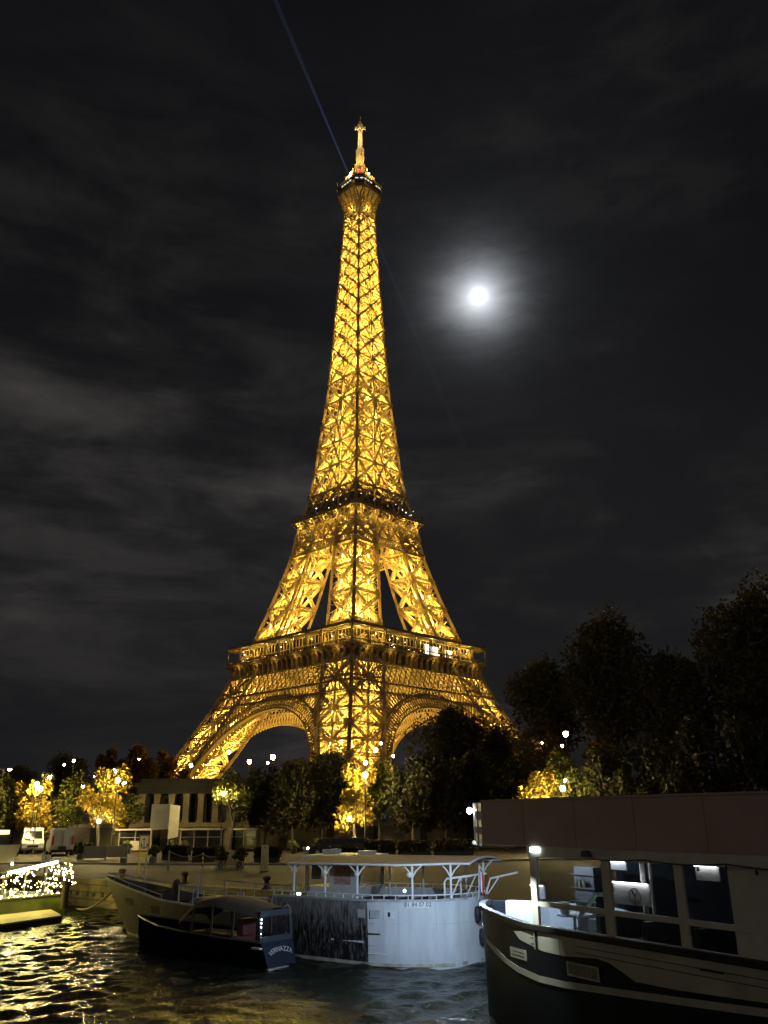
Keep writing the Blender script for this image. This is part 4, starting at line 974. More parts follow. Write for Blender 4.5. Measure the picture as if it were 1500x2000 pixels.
# vans and parked cars
paint_w = mat('white_van_paint', (.66, .65, .60), .35, var=.08); tyre = mat('tyre', (.015, .015, .015), .8); wglass = mat('vehicle_glass', (.015, .017, .02), .08, var=0)
def vehicle(name, lb, cat, loc, rz, prof, width, win, wheels, paint, tail=None, group=None):
    """prof: side outline (x, z) ; win: list of side-window polygons ; x forward"""
    o = thing(name, lb, cat, loc, rz, group); hw = width / 2
    n = len(prof); vs = []; 
    for y, k in ((-hw, .9), (-hw * .98, 1), (hw * .98, 1), (hw, .9)): pass
    zmid = 1.0
    def yy(z, s_): return s_ * hw * (1 - max(0, z - zmid) * .09)
    m_ = MB(); m_.add([(x, yy(z, -1), z) for x, z in prof] + [(x, yy(z, 1), z) for x, z in prof], [tuple(range(n)), tuple(range(2 * n - 1, n - 1, -1))] + [(i, n + i, n + (i + 1) % n, (i + 1) % n) for i in range(n)])
    m_.build('body', paint, o)
    for poly in win['side']:
        for s_ in (-1, 1):
            m_ = MB(); m_.prism([(x, yy(z, s_) + s_ * .004, z) for x, z in poly], (0, s_ * .012, 0)); m_.build('side_window', wglass, o)
    for (xa, za, xb, zb, nm) in win['ends']:
        wa, wb = abs(yy(za, 1)) - .12, abs(yy(zb, 1)) - .12; d = Vector((zb - za, 0, -(xb - xa))).normalized() * (.012 if nm != 'rear_window' else .012)
        if nm == 'rear_window': d = Vector((-.012, 0, 0))
        m_ = MB(); P = [Vector((xa, -wa, za)), Vector((xa, wa, za)), Vector((xb, wb, zb)), Vector((xb, -wb, zb))]; m_.prism([q_ + d * .4 for q_ in P], d); m_.build(nm, wglass, o)
    for x, r in wheels:
        for s_ in (-1, 1):
            m_ = MB(); m_.tube([(x, s_ * (hw - .2), r), (x, s_ * (hw + .015), r)], r, 16); wh = m_.build('wheel', tyre, o)
            m_ = MB(); m_.tube([(x, s_ * (hw + .0151), r), (x, s_ * (hw + .03), r)], r * .6, 12); m_.build('rim', mat('rim_grey', (.4, .4, .4), .35, .6), wh)
    return o, hw
VAN = [(-2.7, .35), (2.5, .35), (2.68, .55), (2.66, .95), (2.45, 1.12), (1.75, 1.3), (1.05, 2.12), (.75, 2.3), (.2, 2.38), (-2.55, 2.4), (-2.7, 2.2), (-2.76, .8)]
VW = dict(side=[[(.35, 1.3), (1.5, 1.3), (.95, 1.98), (.35, 1.98)]], ends=[(1.72, 1.36, 1.1, 2.06, 'windscreen')])
pv1 = at_z(119, 1672, QZ)
v, hw = vehicle('white_van', 'white panel van seen from its rear corner, red tail lights and dark plate', 'van', pv1 + Vector((math.cos(R_(113)), math.sin(R_(113)), 0)) * 2.6, R_(113), VAN, 2.0, VW, ((1.75, .34), (-1.75, .34)), paint_w, group='vans parked on the quay')
for y in (-.86, .86):
    m_ = MB(); m_.box((-2.80, y - .09, .95), (-2.755, y + .09, 1.75)); m_.build('tail_light', red, v)
m_ = MB(); m_.box((-2.79, -.012, .6), (-2.745, .012, 2.2)); m_.build('door_seam', tyre, v)
m_ = MB(); m_.box((-2.82, -.35, .55), (-2.765, .35, .85)); m_.build('number_plate', mat('plate_dark', (.05, .05, .04), .5), v)
m_ = MB(); m_.box((-2.84, -.95, .35), (-2.70, .95, .55)); m_.build('bumper', tyre, v)
pv2 = at_z(62, 1668, QZ)
v, hw = vehicle('white_van', 'white van facing the river with a black windscreen, left of the panel van', 'van', pv2 - Vector((math.cos(R_(-68)), math.sin(R_(-68)), 0)) * 2.6, R_(-68), VAN, 2.0, VW, ((1.75, .34), (-1.75, .34)), paint_w, group='vans parked on the quay')
for y in (-.75, .75):
    m_ = MB(); m_.box((2.66, y - .16, .78), (2.70, y + .16, .98)); m_.build('headlight', mat('headlight_off', (.6, .6, .55), .2), v)
m_ = MB(); m_.box((2.67, -.5, .6), (2.71, .5, .8)); m_.build('grille', tyre, v)
for y in (-1.12, 1.12):
    m_ = MB(); m_.box((1.1, y - .1, 1.35), (1.22, y + .1, 1.7)); m_.build('mirror', tyre, v)
CAR = [(-2.0, .28), (2.0, .28), (2.08, .5), (2.02, .74), (1.1, .9), (.45, 1.4), (.1, 1.48), (-1.1, 1.46), (-1.75, 1.0), (-2.05, .92), (-2.08, .5)]
CW = dict(side=[[(-1.45, 1.0), (.95, .95), (.42, 1.36), (-1.05, 1.38)]], ends=[(1.02, .97, .5, 1.36, 'windscreen'), (-1.68, 1.05, -1.16, 1.42, 'back_window')])
for px, py, rz, col, lb in ((640, 1671, 200, (.05, .05, .055), 'dark parked car with one bright headlight behind the white boat canopy'), (690, 1668, 175, (.10, .055, .05), 'dark red parked car behind the white boat canopy, near the bare wall')):
    p = at_z(px, py, QZ)
    v, hw = vehicle('parked_car', lb, 'car', p, R_(rz), CAR, 1.75, CW, ((1.25, .31), (-1.25, .31)), mat('car_paint_%d' % px, col, .25, .2, var=.05), group='cars parked along the wall')
    for y in (-.62, .62):
        m_ = MB(); m_.box((2.03, y - .15, .58), (2.09, y + .15, .72)); m_.build('headlight', bulbm('headlight_on', (1, .97, .9), 60) if (px == 640 and y > 0) else mat('headlight_off', (.6, .6, .55), .2), v)
        m_ = MB(); m_.box((-2.1, y - .14, .7), (-2.06, y + .14, .84)); m_.build('tail_light', red, v)
# ================================================================ BOATS
def hull_rows(m, outl, rows, close_top=True):
    """outl: list of (s, hb) from stern to bow; rows: list of functions (s, hb) -> (x, y(+side), z). Both sides, lofted."""
    n = len(outl); vs = []; fs = []
    for fn in rows:
        for sd in (1, -1):
            for (s, hb) in (outl if sd == 1 else outl[::-1]):
                x, y, z = fn(s, hb); vs.append((x, sd * y, z))
    w_ = 2 * n
    for i in range(len(rows) - 1):
        for k in range(w_):
            fs.append((i * w_ + k, i * w_ + (k + 1) % w_, (i + 1) * w_ + (k + 1) % w_, (i + 1) * w_ + k))
    fs.append(tuple(range(w_ - 1, -1, -1)))
    if close_top: fs.append(tuple(range((len(rows) - 1) * w_, len(rows) * w_)))
    return m.add(vs, fs)
def surf_strip(m, S, zlo, zhi, pt, off=.012, th=.02):
    """thin plate following the hull side; S list of s; zlo/zhi functions; pt(s, z)->(pos, normal)"""
    vs = []; fs = []
    for s in S:
        for z in (zlo(s), zhi(s)):
            p, n = pt(s, z); vs += [p + n * (off - th), p + n * off]
    for i in range(len(S) - 1):
        a, b = i * 4, i * 4 + 4
        fs += [(a + 1, b + 1, b + 3, a + 3), (a, a + 2, b + 2, b), (a + 2, a + 3, b + 3, b + 2), (a, b, b + 1, a + 1)]
    fs += [(0, 1, 3, 2)]; e = (len(S) - 1) * 4; fs += [(e, e + 2, e + 3, e + 1)]
    return m.add(vs, fs)
def I(xs, ys): return lambda s: float(np.interp(s, xs, ys))

# ---- white passenger boat
WB = thing('passenger_boat', 'white passenger boat with tan awning over its rounded stern and dark printed hull panel', 'boat', (2.2, 33.2, 0), math.atan2(.498, -.867))
hb_w = I([-2.62, -2.5, -2.2, -1.6, -.7, .4, 2, 4, 7, 10, 12, 12.9, 13.4], [.02, .75, 1.45, 2.1, 2.6, 2.8, 2.62, 2.32, 1.95, 1.45, .85, .42, .03])
zt_w = I([-3, 4.75, 4.95, 8.0, 10.5, 13.4], [2.02, 1.98, 1.36, 1.36, 1.55, 2.22])
def rk(s, z): return s + max(0, s - 9) / 4.4 * 1.9 * max(0, z + .3) / 2.5
def wpt(s, z):
    e = .02; p = Vector((rk(s, z), hb_w(s) * (.97 + .03 * z / 2), z)); d = (hb_w(s + e) - hb_w(s - e)) / (2 * e); n = Vector((-d, 1, 0)).normalized(); return p, n
SW = sorted(set(np.round(np.concatenate([np.linspace(-2.62, -1.2, 12), np.linspace(-1.2, 4.7, 14), [4.74, 4.96], np.linspace(5.2, 13.4, 22)]), 3)))
outw = [(s, hb_w(s)) for s in SW]
hullw = mat('white_hull', (.60, .63, .66), .42, var=.16, vscale=1.6, bump=.1, bscale=1.2, noise_sc=(1.6, 1.6, .3))
rows = [lambda s, h: (rk(s, -.6), h * .88, -.6), lambda s, h: (rk(s, .05), h * .97, .05), lambda s, h: (rk(s, .7), h * .985, .7), lambda s, h: (rk(s, zt_w(s)), h, zt_w(s)),
        lambda s, h: (rk(s, zt_w(s)) - (.1 if s > 13 else 0), max(.005, h - .09), zt_w(s)), lambda s, h: (rk(s, 1.0) - (.12 if s > 13 else 0), max(.004, h - .1), .98 if s < 4.85 else 1.02)]
m_ = MB(); hull_rows(m_, outw, rows); hl = m_.build('hull', hullw, WB, smooth='auto')
hl.data.materials.append(mat('weathered_dimmed_bow_paint', (.075, .069, .054), .6, var=.5, vscale=1.3, bump=.3, bscale=3, noise_sc=(1, 1, .35)))  # weathered grey bow, its colour darkened further for the missing light
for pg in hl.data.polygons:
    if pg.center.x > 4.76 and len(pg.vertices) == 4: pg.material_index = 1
deckb = mat('deck_brown', (.12, .085, .06), .7, var=.3)
m_ = MB(); m_.prism([(s, max(.01, h - .12) , 1.0) for s, h in outw] + [(s, -max(.01, h - .12), 1.0) for s, h in outw[::-1]], (0, 0, .03)); m_.build('deck', deckb, WB)
mural = bpy.data.materials.new('printed_panel'); mural.use_nodes = True; t = mural.node_tree; b = t.nodes['Principled BSDF']
tcn = nd('ShaderNodeTexCoord', t); mp = nd('ShaderNodeMapping', t); mp.inputs['Rotation'].default_value = (0, R_(-38), 0); mp.inputs['Scale'].default_value = (7, 1, 1.6); t.links.new(tcn.outputs['Object'], mp.inputs[0])
nz = nd('ShaderNodeTexNoise', t); nz.inputs['Scale'].default_value = 1.6; nz.inputs['Detail'].default_value = 8; nz.inputs['Roughness'].default_value = .7; nz.inputs['Distortion'].default_value = .7; t.links.new(mp.outputs[0], nz.inputs['Vector'])
sp = nd('ShaderNodeSeparateXYZ', t); t.links.new(tcn.outputs['Object'], sp.inputs[0])
up = nd('ShaderNodeMapRange', t); up.inputs[1].default_value = .9; up.inputs[2].default_value = 1.9; up.inputs[3].default_value = -.06; up.inputs[4].default_value = .14; t.links.new(sp.outputs['Z'], up.inputs[0])
cr = nd('ShaderNodeValToRGB', t); cr.color_ramp.elements[0].position = .42; cr.color_ramp.elements[0].color = (.008, .008, .011, 1); cr.color_ramp.elements[1].position = .68; cr.color_ramp.elements[1].color = (.26, .25, .25, 1)
t.links.new(mth('ADD', nz.outputs['Fac'], up.outputs[0], t), cr.inputs[0]); t.links.new(cr.outputs[0], b.inputs['Base Color']); b.inputs['Roughness'].default_value = .45
m_ = MB(); surf_strip(m_, list(np.linspace(.46, 4.7, 20)), lambda s: .13, lambda s: zt_w(s) - .06, wpt); m_.build('printed_panel', mural, WB, smooth='auto')
m_ = MB(); surf_strip(m_, list(np.linspace(-1.55, -.85, 6)), lambda s: 1.78, lambda s: 1.97, wpt); m_.build('registration_plate', mat('plate_white', (.75, .77, .78), .5, var=.05), WB)
pp, pn = wpt(-1.2, 1.875); pt_ = (wpt(-1.3, 1.875)[0] - wpt(-1.1, 1.875)[0])
letters('registration_lettering', '01 84 07 02', .185, ink, WB, frame(pp + pn * .02, pt_, (0, 0, 1)))
m_ = MB(); surf_strip(m_, list(np.linspace(-2.61, 13.3, 60)), lambda s: zt_w(s) - .05, lambda s: zt_w(s) + .02, wpt, .03, .06); m_.build('rubbing_strake', mat('grey_paint', (.42, .43, .44), .5), WB)
m_ = MB(); surf_strip(m_, list(np.linspace(-2.6, 13.3, 60)), lambda s: .02, lambda s: .12, wpt, .015, .03); m_.build('boot_stripe', mat('worn_cream', (.42, .40, .34), .6, var=.4, vscale=3), WB)
for s0, s1, nm, mm in ((.55, .85, 'hatch', mat('grey_paint', (.42, .43, .44), .5)), (.02, .36, 'hatch', mat('grey_paint', (.42, .43, .44), .5)), (-.48, -.12, 'hatch', STEEL_W)):
    m_ = MB(); surf_strip(m_, [s0, (s0 + s1) / 2, s1], lambda s: 1.44, lambda s: 1.7, wpt, .018, .03); m_.build(nm, mm, WB)
m_ = MB(); surf_strip(m_, [-.34, -.26], lambda s: 1.5, lambda s: 1.64, wpt, .026, .03); m_.build('vent', ink, WB)
m_ = MB()
for z in (.62, 1.28): surf_strip(m_, list(np.linspace(-2.55, .45, 30)), lambda s: z, lambda s: z + .012, wpt, .004, .02)
for s in (-1.7, -.62): surf_strip(m_, [s, s + .012], lambda q: .12, lambda q: 1.95, wpt, .004, .02)
m_.build('weld_seam', mat('seam_light', (.50, .51, .52), .5), WB)
for (s0, s1, z, th) in ((-.25, .46, .36, .03), (.02, .46, .95, .04)):
    m_ = MB(); surf_strip(m_, [s0, (s0 + s1) / 2, s1], lambda s: z, lambda s: z + th, wpt, .02, .03); m_.build('fender_bar', STEEL_W if th < .035 else ink, WB)
pp, pn = wpt(4.0, 1.5); m_ = MB()
ringp = [pp + Vector((.16 * math.cos(a), .02, .16 * math.sin(a))) for a in np.linspace(0, 2 * math.pi, 17)]; m_.tube(ringp, .03, 6, False); m_.build('porthole', mat('grey_paint', (.42, .43, .44), .5), WB)
for s_, zz in ((-2.52, 1.5), (-2.56, .8)):
    pp, pn = wpt(s_, zz); m_ = MB(); m_.lathe([(.02, -.26), (.10, -.2), (.12, 0), (.10, .2), (.02, .26)], 10, pp + pn * .12); m_.build('fender', BLACK, WB)
# railing on the bulwark
m_ = MB()
def rail_pts(s0, s1, dz, n, inset=.06): return [Vector((rk(s, zt_w(s)), hb_w(s) - inset, zt_w(s) + dz)) for s in np.linspace(s0, s1, n)]
m_.tube(rail_pts(-2.6, 4.7, .14, 40), .022, 6)
for s in np.linspace(-2.5, 4.7, 19): p = rail_pts(s, s, 0, 1)[0]; m_.tube([p, p + Vector((0, 0, .14))], .016, 5)
far = [Vector((s, -hb_w(s) + .06, zt_w(s) + .14)) for s in np.linspace(-2.6, 4.7, 40)]; m_.tube(far, .022, 6)
for s in np.linspace(-2.5, 4.7, 15): m_.tube([(s, -hb_w(s) + .06, zt_w(s)), (s, -hb_w(s) + .06, zt_w(s) + .14)], .016, 5)
m_.build('railing', STEEL_W, WB)
m_ = MB()                                                      # lower rail of the well deck and the foredeck
for sd in (1, -1):
    q = [Vector((rk(s, zt_w(s)), sd * (hb_w(s) - .08), zt_w(s) + .62)) for s in np.linspace(6.2, 9.6, 12)]
    m_.tube([q[0] - Vector((0, 0, .6))] + q + [q[-1] - Vector((0, 0, .6))], .025, 6)
    for i in range(1, 12, 2): m_.tube([q[i], q[i] - Vector((0, 0, .62))], .018, 5)
    q = [Vector((rk(s, zt_w(s)), sd * max(.03, hb_w(s) - .07), zt_w(s) + .16)) for s in np.linspace(10.4, 13.3, 12)]; m_.tube(q, .022, 6)
    for i in range(0, 12, 3): m_.tube([q[i], q[i] - Vector((0, 0, .17))], .016, 5)
m_.build('bow_railing', mat('grey_paint', (.42, .43, .44), .5), WB)
for a_, b_, r_ in (((10.2, -.2, 1.0), (10.2, -.2, 2.35), .055), ((13.0, 0, 2.0), (13.0, 0, 3.1), .025), ((6.0, -1.3, 1.0), (6.0, -1.3, 2.2), .04)):
    m_ = MB(); m_.tube([a_, b_], r_, 8); m_.build('mast', mat('grey_paint', (.42, .43, .44), .5), WB)
m_ = MB(); m_.tube([Vector((11.1, .1, 1.75)) + Vector((.12 * math.cos(a), .0, .34 * math.sin(a) + .05)) for a in np.linspace(0, 3.14, 10)], .09, 8); m_.lathe([(.2, 1.0), (.2, 1.5), (.28, 1.55), (.28, 1.65)], 10, (12.3, 0, 0)); m_.box((11.8, -.35, 1.0), (12.1, .35, 1.75)); m_.build('windlass', mat('rusty_iron', (.07, .045, .035), .8, var=.4), WB)
m_ = MB(); m_.box((7.0, -1.1, 1.03), (9.6, 1.1, 1.42)); m_.prism([(7.0, -1.1, 1.42), (7.0, 1.1, 1.42), (7.0, .8, 1.6), (7.0, -.8, 1.6)], (2.6, 0, 0)); m_.build('hatch_cover', mat('worn_hatch', (.22, .19, .16), .7, var=.4, vscale=2), WB)
for y in (-1.35, -.85):
    m_ = MB(); m_.box((5.2, y, 1.03), (8.0, y + .12, 1.5)); m_.build('bench', mat('rusty_red', (.16, .06, .05), .7, var=.4), WB)
for sa_, za_ in ((11.9, 1.2), (10.5, 1.0)):
    m_ = MB(); surf_strip(m_, [sa_, sa_ + .2, sa_ + .45], lambda s: za_, lambda s: za_ + .27, wpt, .014, .02); m_.build('anchor_pocket', mat('rusty_iron', (.07, .045, .035), .8, var=.4), WB)
# wheelhouse
wh = mat('wheelhouse_white', (.55, .54, .52), .5, var=.15)
m_ = MB(); x0, x1, y0, y1 = 2.3, 4.55, -1.9, .35
m_.box((x0, y0, 1.0), (x1, y1, 2.15)); m_.box((x0 - .12, y0 - .12, 3.16), (x1 + .12, y1 + .12, 3.26))
for x in (x0, (x0 + x1) / 2 - .05, x1 - .1):
    for y in (y0, y1 - .08): m_.box((x, y, 2.15), (x + .1, y + .08, 3.16))
m_.box((x0 + .1, y1 - .07, 2.15), (x0 + 1.07, y1 - .01, 3.16)); house = m_.build('wheelhouse', wh, WB)
m_ = MB(); m_.box(((x0 + x1) / 2 + .05, y1 - .05, 2.15), (x1 - .1, y1 - .03, 3.16)); m_.build('window', glass('boat_glass'), house); m_ = MB(); m_.box((x0 + .02, y0 + .08, 2.15), (x0 + .04, y1 - .08, 3.16)); m_.build('window', glass('boat_glass'), house)
m_ = MB(); m_.box((x0 + .22, y1 + .002, 2.25), (x0 + .95, y1 + .012, 3.0)); pst = m_.build('poster', mat('faded_poster', (.42, .24, .22), .6, var=.5, vscale=6), house)
m_ = MB(); m_.box((x1 - .72, y1 + .002, 2.4), (x1 - .3, y1 + .012, 2.9)); m_.build('poster', mat('dark_poster', (.12, .10, .11), .6, var=.5, vscale=6), house)
m_ = MB(); m_.box((x1 - .5, y0 + .4, 3.262), (x1 - .1, y0 + 1.2, 3.42)); m_.box((x0 + .2, y0 + .3, 3.262), (x0 + .7, y0 + .9, 3.38)); m_.build('roof_box', mat('grey_paint', (.42, .43, .44), .5), house)
m_ = MB()
for i in range(6):
    x = 2.0 - i * .62; m_.box((x - .2, -.9, 1.03), (x + .2, .9, 1.42)); m_.box((x - .2, -.9, 1.42), (x - .12, .9, 1.86))
m_.build('seat', mat('seat_dark', (.05, .035, .03), .6), WB)
# awning
sA = np.linspace(-2.75, 3.95, 22)
def cz_(s, v): return 3.12 + .16 * (1 - v * v) - .05 * max(0, s - 2) / 2 + .03 * max(0, -.5 - s) / 2.2
m_ = MB(); vs = []; fs = []; NV = 9
for s in sA:
    h = min(hb_w(max(-2.3, s)) + .1, 2.75) if s > -1.2 else max(1.5, hb_w(max(-2.2, s)))
    for k in range(NV):
        v = -1 + 2 * k / (NV - 1); vs.append((s, v * h, cz_(s, v)))
for s in range(len(sA)):
    for k in range(NV): x, y, z = vs[s * NV + k]; vs.append((x, y, z - .035))
nn0 = len(sA) * NV
for i in range(len(sA) - 1):
    for k in range(NV - 1):
        a = i * NV + k; fs.append((a, a + NV, a + NV + 1, a + 1)); fs.append((nn0 + a, nn0 + a + 1, nn0 + a + NV + 1, nn0 + a + NV))
m_.add(vs, fs); awn = m_.build('awning', mat('tan_canvas', (.62, .40, .25), .75, var=.2, vscale=1.5, bump=.3, bscale=3), WB, smooth=True)
m_ = MB()
for k in (0, NV - 1): m_.tube([Vector(vs[i * NV + k]) - Vector((0, 0, .03)) for i in range(len(sA))], .035, 6)
for i in (0, len(sA) - 1): m_.tube([Vector(vs[i * NV + k]) - Vector((0, 0, .03)) for k in range(NV)], .035, 6)
m_.build('edge_tube', STEEL_W, awn)
for s in (-2.05, -1.0, .95, 2.35, 3.8):
    for sd in (1, -1):
        h = hb_w(s) - .12; m_ = MB(); m_.tube([(s, sd * h, 1.0), (s, sd * h, 2.75), (s, sd * h, cz_(s, 1))], .04, 8)
        for d in (-1, 1):
            m_.tube([(s, sd * h, 2.68), (s + d * .14, sd * h, 2.9), (s + d * .36, sd * h, cz_(s, 1) - .04)], .028, 6)
        m_.build('post', STEEL_W, WB)
for s in (2.2, .8, -1.05):
    m_ = MB(); m_.ball((s + .15, hb_w(s) - .1, 2.78), .10, 8, 6); m_.build('deck_lamp', STEEL_W, WB)
m_ = MB(); m_.ball((-.35, 1.6, 2.22), .05, 8, 5); m_.build('signal_lamp', bulbm('green_lamp', (.5, 1, .75), 14), WB)
m_ = MB(); m_.ball((5.7, -.9, 1.75), .045, 8, 5); m_.ball((5.6, -.9, 1.75), .045, 8, 5); m_.build('deck_lamp', bulbm('green_lamp', (.5, 1, .75), 14), WB)
# stern handrails and the flag
m_ = MB()
for y in (.9, -.5):
    q = [(-1.75, y + .45, 2.0), (-1.75, y + .45, 2.52), (-1.82, y + .42, 2.62), (-2.6, y + .1, 2.72)]
    m_.tube(q, .035, 8); m_.tube([(-1.95, y + .38, 2.02), (-2.25, y + .26, 2.66)], .025, 6)
q = [(-2.55, -.4, 2.05), (-2.7, -.5, 2.55), (-3.6, -.85, 2.75)]; m_.tube(q, .035, 8); m_.tube([(-2.6, -.45, 2.05), (-3.0, -.6, 2.62)], .025, 6)
m_.build('stern_handrail', STEEL_W, WB)
fl = MB(); fl.tube([(-2.66, .55, 1.95), (-2.72, .55, 3.02)], .02, 6); flag = fl.build('flagstaff', STEEL_W, WB)
for i, (nm, c) in enumerate((('blue', (.03, .05, .25)), ('white', (.7, .7, .7)), ('red', (.5, .03, .04)))):
    m_ = MB(); z1 = 2.9; vs = []
    for j in range(7):
        z = z1 - j * .11 - i * .05; wv = .025 * math.sin(j * 1.4 + i)
        vs += [(-2.69 - i * .05 - wv * .3, .53 + wv - i * .01, z), (-2.69 - (i + 1) * .05 - wv * .3, .53 + wv - i * .02, z - .04)]
    m_.add(vs + [(x, y + .01, z) for x, y, z in vs], [(2 * j, 2 * j + 1, 2 * j + 3, 2 * j + 2) for j in range(6)] + [(14 + 2 * j, 14 + 2 * j + 2, 14 + 2 * j + 3, 14 + 2 * j + 1) for j in range(6)])
    m_.build('flag', mat('flag_' + nm, c, .8), flag)

# ---- small dark launch moored alongside
VN = thing('launch', 'small dark navy launch with canvas hood and clear side curtains, name painted on its transom', 'boat', (-2.62, 31.3, 0), math.atan2(.64, -.77))
navy = mat('navy_hull', (.006, .008, .012), .7, var=.3, vscale=2, spec=0)
navy.node_tree.nodes['Principled BSDF'].inputs['IOR'].default_value = 1.05
hb_v = I([0, 1.5, 3.5, 5.2, 6.4, 7.0, 7.3], [.74, .95, .98, .78, .42, .16, .02]); zt_v = I([0, 2, 5, 7.3], [.76, .82, .92, 1.08])
sv = list(np.linspace(0, 7.3, 26)); ov = [(s, hb_v(s)) for s in sv]
def rv(s, z): return s - .28 * (1 - z / .76) * max(0, 1 - s / .8) + max(0, s - 6) / 1.3 * .2 * (z - .5)
m_ = MB(); hull_rows(m_, ov, [lambda s, h: (rv(s, -.3), h * .6, -.3), lambda s, h: (rv(s, .03), h * .86, .03), lambda s, h: (rv(s, .4), h * .95, .4), lambda s, h: (rv(s, zt_v(s)), h, zt_v(s)), lambda s, h: (rv(s, zt_v(s)), max(.004, h - .07), zt_v(s)), lambda s, h: (rv(s, zt_v(s)) * .99 + .03, max(.003, h - .09), .35)])
m_.build('hull', navy, VN, smooth='auto')
m_ = MB()
for sd in (1, -1): m_.tube([(rv(s, zt_v(s)), sd * (hb_v(s) + .01), zt_v(s) + .01) for s in sv], .035, 6)
m_.build('gunwale', mat('dull_varnish', (.08, .07, .06), .4), VN)
# transom board with the name
m_ = MB(); m_.prism([(-.03, -.74, .76), (-.03, .74, .76), (-.30, .66, .02), (-.30, -.66, .02)], (-.03, 0, 0)); tb = m_.build('transom', mat('transom_blue', (.012, .019, .032), .35, var=.3, vscale=3), VN)
nx_ = Vector((-.74, 0, .27)).normalized(); upv = Vector((.27, 0, .74)).normalized()
letters('name_lettering', 'VERNAZZA', .215, mat('name_white', (.6, .62, .64), .5, var=0), tb, frame(Vector((-.145, -.02, .53)) + Vector((-.035, 0, 0)), (0, -1, 0), upv), arc=1.1)
m_ = MB(); m_.box((-.42, -.72, -.02), (-.30, .72, .03)); m_.build('swim_step', mat('worn_cream', (.42, .40, .34), .6), VN)
canv = mat('brown_canvas', (.10, .08, .065), .8, var=.25, vscale=2, bump=.3, bscale=4); vinyl = glass('clear_vinyl', (.8, .82, .85), .3, .12)
rib = [(.12, .70, 1.75, .06), (1.2, .86, 1.92, .12), (2.2, .92, 2.04, .14), (3.2, .88, 1.93, .12), (4.2, .70, 1.35, .1)]
def arch(x, h, z, crown, n=9): return [(x, h * math.sin(a), z - .28 + .28 * abs(math.cos(a)) ** .6) for a in np.linspace(-1.57, 1.57, n)]
vs = []; fs = []
for (x, h, z, c) in rib: vs += arch(x, h, z, c)
k_ = len(vs); vs += [(x, y, z - .025) for x, y, z in vs]
for i in range(len(rib) - 1):
    for j in range(8): a = i * 9 + j; fs += [(a, a + 1, a + 10, a + 9), (k_ + a, k_ + a + 9, k_ + a + 10, k_ + a + 1)]
m_ = MB(); m_.add(vs, fs); hood = m_.build('hood', canv, VN, smooth=True)
for sd in (1, -1):
    for i in range(len(rib) - 1):
        (x0, h0, z0, _), (x1, h1, z1, _) = rib[i], rib[i + 1]
        b0, b1 = zt_v(x0), zt_v(x1)
        m_ = MB(); m_.quad((x0 + .06, sd * h0, z0 - .3), (x1 - .06, sd * h1, z1 - .3), (x1 - .06, sd * (hb_v(x1) - .03), b1 + .02), (x0 + .06, sd * (hb_v(x0) - .03), b0 + .02)); m_.build('side_curtain', vinyl, hood)
        m_ = MB(); m_.beam((x0, sd * h0, z0 - .28), (x0, sd * (hb_v(x0) - .02), b0), .1, .03, (0, 1, 0)); m_.build('curtain_strap', canv, hood)
blf = mat('blue_grey_frame', (.055, .068, .082), .45, var=.15); m_ = MB()
for sd in (1, -1): m_.beam((.08, sd * .70, 1.5), (.0, sd * .72, .78), .1, .05, (1, 0, 0))
m_.box((-.03, -.72, .76), (.05, .72, .92)); m_.beam((.1, -.70, 1.6), (.1, .70, 1.6), .18, .05, (1, 0, 0)); m_.build('stern_frame', blf, VN)
m_ = MB(); m_.quad((.06, -.66, .92), (.06, .66, .92), (.1, .66, 1.52), (.1, -.66, 1.52)); m_.build('stern_window', vinyl, VN)
m_ = MB()
for z, y in ((1.45, .7), (1.22, .71), (1.02, .715), (.93, .72), (1.34, .705)): m_.ball((.01, y, z), .022, 6, 4)
m_.build('led', bulbm('led_white', (.85, .92, 1), 12), VN)
m_ = MB(); m_.box((-.14, .76, .58), (.25, .9, .63)); m_.build('step', STEEL_W, VN)
m_ = MB(); m_.box((1.5, -.5, .4), (3.8, .5, .85)); m_.box((1.3, -.3, .85), (1.6, .3, 1.35)); m_.build('seat', mat('seat_red', (.16, .05, .045), .6, var=.4), VN)

# ---- big dark restaurant boat at right
st = Vector((3.74, 25.5, 0)); av = Vector((.47, -.88, 0)).normalized()
RB = thing('river_cruiser', 'large navy hulled cruiser at right with glazed saloon and mauve upper parapet', 'boat', st, math.atan2(av.y, av.x))
# local x runs from the bow aft, +y is the far (port) side, near side is -y
hb_r = I([0, .12, .5, 1.2, 2, 3, 4.4, 6, 24], [.02, .28, .65, 1.15, 1.5, 1.82, 2.05, 2.1, 2.1]); zt_r = I([0, 2.5, 4, 24], [2.42, 2.38, 2.3, 2.3])
def rr(s, z): return s + max(0, 1.4 - s) / 1.4 * .30 * (1 - (z + .4) / 2.8)
def rpt(s, z):
    e = .03; p = Vector((rr(s, z), -hb_r(s) * (.95 + .05 * z / 2.3), z)); d = (hb_r(s + e) - hb_r(max(0, s - e))) / (2 * e); return p, Vector((-d, -1, 0)).normalized()
sr = [0, .06, .12, .3, .5, .8, 1.2, 1.6, 2, 2.5, 3, 3.6, 4.4, 5.2, 6, 7, 8, 10, 12, 16, 20, 24]; orr = [(s, hb_r(s)) for s in sr]
hn = mat('dark_navy_hull', (.009, .013, .022), .5, var=.25, vscale=1.2, spec=.2)
m_ = MB(); hull_rows(m_, orr, [lambda s, h: (rr(s, -.6), h * .9, -.6), lambda s, h: (rr(s, 0), h * .95, 0), lambda s, h: (rr(s, 1.1), h * .973, 1.1), lambda s, h: (rr(s, zt_r(s)), h, zt_r(s)), lambda s, h: (rr(s, zt_r(s)) + (.06 if s < .2 else 0), max(.005, h - .08), zt_r(s)), lambda s, h: (rr(s, 1.6) + (.1 if s < .3 else 0), max(.004, h - .1), 1.56)], True)
